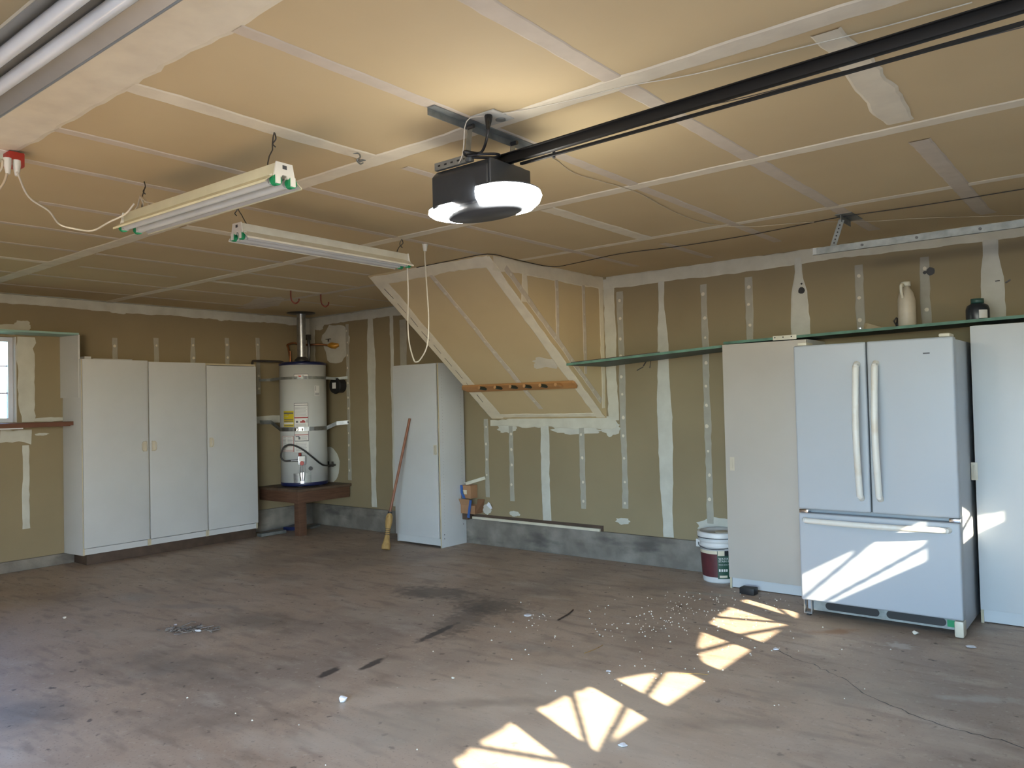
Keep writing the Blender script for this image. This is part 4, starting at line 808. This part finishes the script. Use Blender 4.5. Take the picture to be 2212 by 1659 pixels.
q = on_shelf(2113, ys); t = thing('dark_bottle', 'squat dark bottle with a green cap on the shelf above the fridge end', 'bottle', q)
obj('body', MB().lathe(q, [(0, 0), (.066, 0), (.068, .01), (.068, .075), (.060, .10), (.036, .115), (0, .115)], 24), 'bottle_dark', t); obj('cap', MB().lathe(q, [(0, .115), (.038, .115), (.038, .145), (0, .147)], 16), 'cap_green', t)
lb = MB(); a_ = math.atan2(CAM.y-q.y, CAM.x-q.x); vs = []
for k in range(7): aa = a_+.1+.8*k/6; vs += [(q.x+.0688*cos(aa), q.y+.0688*sin(aa), q.z+.015), (q.x+.0688*cos(aa), q.y+.0688*sin(aa), q.z+.068)]
obj('label_sticker', lb.add(vs, [(2*k, 2*k+2, 2*k+3, 2*k+1) for k in range(6)]), 'label_white', t)
p0, p1 = on_shelf(1865, -.3), on_shelf(1912, -.28); tag(obj('paper_sheet', MB().add([p0+Vector((0, 0, .002)), p1+Vector((0, 0, .002)), p1+Vector((-.01, .12, .006)), p0+Vector((.0, .12, .055)), p0+Vector((0, .02, .05))], [(0, 1, 2, 3), (0, 3, 4)]), 'cream_print'), 'curled pale sheet of paper lying on the green shelf', 'paper')
q = on_shelf(1857, -.38); tag(obj('screw_clip', MB().box(q+Vector((-.012, -.01, 0)), q+Vector((.012, .01, .018)), ), 'galv', bevel=.003), 'tiny shiny metal clip on the shelf beside the paper', 'clip')
# ---------------------------------------------------------------- tall cabinets either side of the fridge
def tall(x0, x1, yf, zt, zd, label, body, px, py, ph=.05, thin=False):
    t = thing('tall_cabinet', label, 'cabinet', ((x0+x1)/2, yf/2, 0), 'white cabinets beside the fridge')
    c = MB(); c.box((x0, yf, 0.0), (x0+.016, -.006, zt)); c.box((x1-.016, yf, 0), (x1, -.006, zt)); c.box((x0+.016, yf, zt-.017), (x1-.016, -.006, zt)); c.box((x0+.016, yf+.02, .09), (x1-.016, -.006, .105)); c.box((x0+.016, -.012, .0), (x1-.016, -.006, zt-.017)); obj('carcass', c, 'laminate', t, bevel=.001)
    e = MB().box((x0, yf-.0015, 0), (x0+.016, yf, zt)); obj('edge_banding', e, 'edge_band', t)
    obj('toe_kick', MB().box((x0+.016, yf+.012, .006), (x1-.016, yf+.024, zd-.004)), 'laminate_dirty', t)
    d = obj('door', MB().box((x0+.002, yf-.019, zd), (x1-.002, yf-.003, zt-.002)), body, t, bevel=.0012)
    q = at(px, py, y=yf-.02); obj('door_pull', MB().box(q+Vector((-.018, -.004, -ph)), q+Vector((.018, 0, ph))).box(q+Vector((-.004, -.010, -ph*.7)), q+Vector((.004, -.004, ph*.7))), 'pull', d, bevel=.002)
    return t
tall(5.605, 6.235, -.40, 1.828, .082, 'cream white tall cabinet between the paint bucket and the fridge', 'laminate_cream', 1582, 1002)
tall(7.245, 7.95, -.42, 1.838, .085, 'white tall cabinet on the far side of the fridge, cut by the frame', 'laminate', 2105, 1018, .055)
q = at(1617, 1283, 'floor'); q.z = 0; tag(obj('black_block', MB().box(q+Vector((-.055, -.035, 0)), q+Vector((.055, .045, .048))), 'black', bevel=.006), 'small black block on the floor at the foot of the cream cabinet', 'block')
# ---------------------------------------------------------------- fridge
fx0, fx1, fy, fz = 6.297, 7.225, -.87, 1.755
t = thing('refrigerator', 'white french-door refrigerator with bottom freezer drawer', 'refrigerator', ((fx0+fx1)/2, -.45, 0))
obj('cabinet', MB().box((fx0+.012, fy+.085, .03), (fx1-.004, -.14, fz-.012)), 'enamel', t, bevel=.006)
zf = .676; mx_ = 6.745
def fdoor(name, a, b, z0, z1):
    return obj(name, MB().box((a, fy, z0), (b, fy+.078, z1)), 'enamel', t, bevel=.014, seg=4)
dl = fdoor('door', fx0, mx_-.004, zf+.018, fz); dr_ = fdoor('door', mx_+.004, fx1, zf+.018, fz); dz = fdoor('freezer_drawer', fx0, fx1, .105, zf-.008)
for d_, s_ in ((dl, -1), (dr_, 1)):
    x_ = mx_+s_*.055
    za_, zb2 = at(1857, 785, y=fy-.03).z, at(1857, 1078, y=fy-.03).z; L_ = za_-zb2
    pts = [Vector((x_, fy+.004, za_)), Vector((x_, fy-.028, za_-.02))]+[Vector((x_+s_*.0, fy-.032-.042*sin(pi*k/8), za_-.03-(L_-.06)*k/8)) for k in range(9)]+[Vector((x_, fy-.028, zb2+.02)), Vector((x_, fy+.004, zb2))]
    obj('handle', MB().tube(smoothline(pts, 3), .0195, 12), 'enamel_handle', d_)
a, b = at(1735, 1124, y=fy-.03), at(2048, 1147, y=fy-.03); zh = (a.z+b.z)/2
pts = [Vector((a.x, fy+.004, zh)), Vector((a.x+.015, fy-.025, zh))]+[Vector((a.x+.02+(b.x-a.x-.04)*k/10, fy-.03-.035*sin(pi*k/10), zh-.0*sin(pi*k/10))) for k in range(11)]+[Vector((b.x-.015, fy-.025, zh)), Vector((b.x, fy+.004, zh))]
obj('handle', MB().tube(smoothline(pts, 3), .018, 12), 'enamel_handle', dz)
q = at(2001, 763, y=fy); obj('name_badge', MB().box(q+Vector((-.018, -.0025, -.004)), q+Vector((.018, 0.002, .004))), 'mid_grey', dr_, label='small grey badge')
for x_ in (fx0+.05, fx1-.05):
    h_ = MB().box((x_-.03, fy+.02, fz), (x_+.03, fy+.15, fz+.022)); obj('hinge_cover', h_, 'cream_plastic', t, bevel=.009)
for x_ in (fx0+.03, fx1-.03): obj('hinge', MB().box((x_-.028, fy+.01, zf-.006), (x_+.028, fy+.06, zf+.014)), 'chrome', t, bevel=.002)
# toe grille
gr = obj('toe_grille', MB().box((fx0+.06, fy+.055, .035), (fx1-.05, fy+.075, .104)), 'galv_dull', t)
for a, b in ((fx0+.135, fx0+.46), (fx0+.50, fx1-.10)):
    mb = MB(); h_ = .024; zc = .072; pts = []
    for k in range(9): an_ = pi/2+pi*k/8; pts.append((a+h_+h_*cos(an_), fy+.0535, zc+h_*sin(an_)))
    for k in range(9): an_ = -pi/2+pi*k/8; pts.append((b-h_+h_*cos(an_), fy+.0535, zc+h_*sin(an_)))
    obj('air_slot', mb.prism(pts, (0, .002, 0)), 'black', gr)
obj('green_patch', MB().box((fx1-.095, fy+.052, .05), (fx1-.055, fy+.054, .09)), 'socket_green', gr)
fo = MB().tube([(fx0+.06, fy+.05, .045), (fx0+.06, fy+.05, .001)], .02, 4); ff = MB(); ff.box((fx0+.005, fy+.03, .02), (fx0+.012, fy+.06, .104)); ff.box((fx0+.05, fy+.03, .02), (fx0+.057, fy+.06, .104)); ff.box((fx0+.005, fy+.03, .012), (fx0+.057, fy+.06, .02)); obj('roller_bracket', ff, 'galv', t)
obj('foot_cover', MB().box((fx1-.052, fy+.008, .004), (fx1-.002, fy+.10, .100)), 'cream_plastic', t, bevel=.012)
obj('foot', MB().box((fx0+.02, fy+.035, 0), (fx0+.045, fy+.055, .012)).box((fx1-.04, fy+.03, 0), (fx1-.015, fy+.08, .004)).box((fx0+.05, -.2, 0), (fx0+.1, -.15, .03)).box((fx1-.1, -.2, 0), (fx1-.05, -.15, .03)), 'black', t)
# ---------------------------------------------------------------- paint bucket
q = Vector((5.437, -.205, 0)); t = thing('paint_bucket', 'white five-gallon stain bucket with green and maroon label', 'bucket', q)
hR = .150
obj('pail', MB().lathe(q, [(0, 0), (.126, 0), (.130, .012), (.146, .275), (.158, .277), (.158, .284), (.148, .286), (.149, .315), (.160, .317), (.160, .325), (.150, .327), (.151, .36), (.151, .372)], 40), 'pail', t)
obj('lid', MB().lathe(q, [(.163, .352), (.165, .378), (.160, .386), (.146, .386), (.142, .374), (0, .374)], 40), 'pail_lid', t)
obj('lid_rim', MB().lathe(q, [(.1655, .350), (.1662, .378), (.161, .3875), (.146, .3875)], 40), 'pail', t)
obj('strap_line', MB().lathe(q, [(.163, .342), (.163, .350)], 40), 'mid_grey', t); obj('spout_cap', MB().lathe(q+Vector((.03, .0, 0)), [(.06, .375), (.06, .38), (0, .381)], 20), 'cream_print', t)
a_ = math.atan2(CAM.y-q.y, CAM.x-q.x)
def bk(a, z_, e=.0012): r = .130+(.146-.130)*(z_-.012)/.263+e; return Vector((q.x+r*cos(a), q.y+r*sin(a), z_))
def bsec(name, a0, a1, z0, z1, m_, e=.0012, par=t):
    vs = []; n_ = 12
    for k in range(n_+1): a = a0+(a1-a0)*k/n_; vs += [bk(a, z0, e), bk(a, z1, e)]
    return obj(name, MB().add(vs, [(2*k, 2*k+2, 2*k+3, 2*k+1) for k in range(n_)]), m_, par)
bsec('label_band', a_-1.5, a_-.12, .045, .245, 'maroon'); bsec('label_band', a_-.12, a_+1.5, .035, .25, 'label_green', .0015); bsec('label_band', a_-1.5, a_-.12, .225, .25, 'cream_print', .0018)
bsec('logo_panel', a_-.09, a_+.26, .215, .252, 'cream_print', .0022); bsec('logo_bar', a_+.27, a_+.60, .215, .252, 'black', .0022)
lt = MB()
def blay(a0, z0): return lambda u, v: bk(a0+u/.14, z0+v, .0028)
text_mesh(lt, 'WATERPROOF', 0, 0, 0, .022, off=blay(a_-.06, .185)); text_mesh(lt, 'STAIN & SEALER', 0, 0, 0, .022, off=blay(a_-.06, .165)); text_mesh(lt, 'WOOD DECK & FENCE', 0, 0, 0, .010, off=blay(a_-.06, .142))
obj('lettering', lt, 'label_white', t)
for k in range(4): bsec('icon', a_-.05+k*.13, a_+.04+k*.13, .092, .112, 'label_white', .0026)
bsec('size_mark', a_-.02, a_+.42, .045, .062, 'cream_print', .0026)
obj('pail_handle', MB().tube([q+Vector((.16*cos(a_+k*.26-1.9), .16*sin(a_+k*.26-1.9), .30-.012*sin(pi*k/12)*3)) for k in range(13)], .003, 6), 'mid_grey', t)
obj('handle_lug', MB().box(bk(a_-1.75, .285, .01)-Vector((.018, .018, .03)), bk(a_-1.75, .285, .01)+Vector((.018, .018, .03))), 'pail', t, bevel=.004)
# ---------------------------------------------------------------- floor litter and marks
def crumple(name, px, py, r, label, m_='paper', flat=.6, seed=1):
    q = at(px, py, 'floor'); rr = random.Random(seed); bm_ = bmesh.new()
    for _ in range(26):
        v = Vector((rr.gauss(0, 1), rr.gauss(0, 1), rr.gauss(0, 1))).normalized()*rr.uniform(.7, 1.1)*r; bm_.verts.new((q.x+v.x, q.y+v.y, max(.0005, r*flat+v.z*flat)))
    bmesh.ops.convex_hull(bm_, input=bm_.verts); bm_.verts.index_update(); mb = MB(); mb.add([v.co for v in bm_.verts], [tuple(v.index for v in f.verts) for f in bm_.faces]); bm_.free()
    return tag(obj(name, mb, m_), label, 'scrap')
crumple('paper_wad', 742, 1516, .026, 'crumpled white paper wad alone on the bare floor', seed=2)
crumple('paper_scrap', 1345, 1611, .022, 'small torn white scrap on the floor nearest the camera by the sun patches', flat=.25, seed=3)
crumple('paper_scrap', 1675, 1403, .022, 'small white scrap at the start of the floor crack before the fridge', flat=.2, seed=4)
crumple('paper_scrap', 2097, 1398, .03, 'flat grey-white scrap in front of the cabinet past the fridge', flat=.15, seed=5)
crumple('foam_piece', 1978, 1371, .02, 'yellowish popcorn-like lump on the floor under the fridge front', 'foam', seed=6)
crumple('paper_scrap', 1315, 1451, .015, 'tiny white scrap on the floor left of the fan-shaped sun patches', flat=.3, seed=7)
crumple('pebble', 978, 1467, .010, 'tiny pale pebble on the floor below the dark stain', 'foam', seed=8)
crumple('pebble', 139, 1337, .014, 'tiny pale pebble near the plank base on the far left floor', 'foam', seed=9)
q = at(1140, 1329, 'floor'); tag(obj('white_disc', MB().tube([q, q+Vector((0, 0, .004))], .026, 18), 'paper'), 'small flat white disc on the floor right of the dark stain', 'disc')
def twig(a, b, r, label, m_='wood_dark'): tag(obj('twig', MB().tube(smoothline([at(*a, 'floor')+Vector((0, 0, r)), (at(*a, 'floor')+at(*b, 'floor'))/2+Vector((.01, .01, r*1.4)), at(*b, 'floor')+Vector((0, 0, r))], 4), r, 6), m_), label, 'twig')
twig((1205, 1341), (1238, 1319), .005, 'short dark twig on the floor beside the white disc'); twig((1262, 1412), (1302, 1394), .002, 'thin pale straw lying on the floor before the fan-shaped sun patches', 'straw'); twig((1470, 1456), (1530, 1458), .002, 'fine pale straw on the floor beside the sun patches', 'straw')
rr = random.Random(11); mb = MB(); q0 = at(408, 1362, 'floor')
for k in range(70):
    a = Vector((rr.gauss(0, .10), rr.gauss(0, .035), 0)); a = Vector((a.x*.7-a.y*.5, a.x*.5+a.y, 0)); p = q0+a+Vector((0, 0, rr.uniform(.002, .02))); d = Vector((rr.uniform(-1, 1), rr.uniform(-1, 1), rr.uniform(-.2, .2))).normalized()*rr.uniform(.012, .04); mb.bar(p-d, p+d, .006, .004)
o = obj('debris', mb, 'litter'); tag(o, 'little heap of leaf and twig debris on the open floor', 'debris', kind='stuff')
crumple('paper_scrap', 428, 1365, .022, 'dirty white scrap on the heap of leaf debris', flat=.4, seed=12); crumple('paper_scrap', 379, 1351, .013, 'tiny bright scrap at the edge of the leaf debris', flat=.4, seed=13)
rr = random.Random(5); mb = MB(); cl = [((1560, 1330), .26, 60), ((1420, 1345), .30, 70), ((1500, 1300), .22, 45), ((1280, 1350), .35, 25), ((1620, 1300), .2, 20), ((1300, 1450), .7, 22), ((1150, 1330), .25, 16), ((900, 1450), .9, 14), ((1700, 1420), .6, 14), ((1500, 1420), .35, 22)]
for (px, py), s, n_ in cl:
    c_ = at(px, py, 'floor')
    for k in range(n_):
        p = c_+Vector((rr.gauss(0, s*.75), rr.gauss(0, s), 0)); 
        if p.y > -.05 or (p.x > 6.2 and p.y > -.9): continue
        r = rr.uniform(.0028, .0055); a = rr.uniform(0, 6)
        mb.add([p+Vector((r*1.3*cos(a), r*1.3*sin(a), 0)), p+Vector((-r*sin(a), r*cos(a), 0)), p-Vector((r*1.3*cos(a), r*1.3*sin(a), 0)), p+Vector((r*sin(a), -r*cos(a), 0)), p+Vector((0, 0, r*1.2))], [(0, 1, 4), (1, 2, 4), (2, 3, 4), (3, 0, 4)])
tag(obj('crumbs', mb, 'foam'), 'scatter of tiny pale pellets over the floor left of the fridge', 'litter', kind='stuff')
# crack across the slab
cr = [(1672, 1403), (1715, 1422), (1760, 1436), (1790, 1452), (1830, 1470), (1862, 1495), (1900, 1515), (1945, 1530), (1985, 1550), (2040, 1568), (2100, 1585), (2160, 1598), (2230, 1622)]
pts = [];
for i in range(len(cr)-1):
    for k in range(4): u = k/4; pts.append((cr[i][0]*(1-u)+cr[i+1][0]*u+random.uniform(-3, 3), cr[i][1]*(1-u)+cr[i+1][1]*u+random.uniform(-1.6, 1.6)))
mb = MB(); vs = []
for a, b in pts: p = at(a, b, 'floor'); w_ = random.uniform(.0012, .004); vs += [p+Vector((w_*.5, w_, .0008)), p-Vector((w_*.5, w_, -.0008))]
obj('slab_crack', mb.add(vs, [(2*k, 2*k+1, 2*k+3, 2*k+2) for k in range(len(pts)-1)]), 'stain_dark', floor)
# painted glow by the sun patches, then stains that belong to the slab
blotch(fl, (6.0, -3.0), 1.5, 1.1, (.56, .48, .37), .55, .8, .3, 3, .8)  # glow around the sun patches painted into the floor colour
for k in range(16):
    px_, py_ = [(250, 1370), (620, 1250), (820, 1330), (1180, 1280), (640, 1480), (480, 1560), (1330, 1600), (1600, 1560), (2050, 1600), (1150, 1400), (700, 1600), (1420, 1270), (960, 1210), (130, 1290), (1850, 1640), (1020, 1520)][k]
    rr_ = random.Random(k); dark = k % 2
    blotch(fl, (at(px_, py_, 'floor').x, at(px_, py_, 'floor').y), rr_.uniform(.25, .6), rr_.uniform(.08, .2), (.17, .13, .105) if dark else (.50, .43, .34), .42, .8, rr_.uniform(.2, .9), rr_.uniform(5, 10), .9)
def fpt(px, py): v = at(px, py, 'floor'); return (v.x, v.y)
DK = (.062, .052, .048)
blotch(fl, fpt(935, 1280), .42, .22, DK, .65, .5, .3, 14, .8); blotch(fl, fpt(1060, 1310), .34, .25, DK, .6, .5, .2, 16, .9); blotch(fl, fpt(1000, 1340), .5, .16, DK, .5, .4, 1.9, 20, 1.0)
for a, b, l_ in (((735, 1440), (685, 1465), .16), ((830, 1420), (775, 1450), .17), ((990, 1345), (895, 1390), .3)):
    p, q_ = Vector(fpt(*a)), Vector(fpt(*b)); d = q_-p; blotch(fl, tuple((p+q_)/2), d.length/2*1.1, .035, (.035, .03, .03), .85, .4, math.atan2(d.y, d.x), 18, .6)
blotch(fl, fpt(300, 1290), .3, .16, (.30, .27, .24), .5, .7, .2, 6, .8); blotch(fl, fpt(410, 1310), .5, .09, (.26, .22, .19), .5, .6, .6, 6, .8)
blotch(fl, fpt(900, 1575), .5, .34, (.30, .27, .22), .45, .8, .4, 5, .7); blotch(fl, fpt(1850, 1350), .5, .25, (.30, .235, .16), .55, .8, .3, 5, .8); blotch(fl, fpt(1945, 1395), .08, .07, (.45, .43, .40), .8, .5, 0, 30, .9)
blotch(fl, fpt(1800, 1365), .22, .06, (.26, .12, .04), .7, .7, .8, 9, .8); blotch(fl, fpt(1880, 1500), .6, .3, (.28, .245, .20), .5, .8, .6, 5, .8); blotch(fl, fpt(2120, 1510), .22, .06, (.4, .38, .35), .7, .6, .5, 14, .8)
blotch(fl, fpt(1530, 1283), .28, .05, (.36, .35, .29), .6, .6, .3, 20, .8); blotch(fl, fpt(40, 1540), .35, .3, (.085, .08, .085), .5, .8, .2, 5, .7); blotch(fl, fpt(560, 1340), .5, .25, (.085, .075, .07), .5, .8, .2, 5, .8); blotch(fl, fpt(380, 1440), .6, .3, (.09, .08, .078), .5, .8, .2, 5, .8)
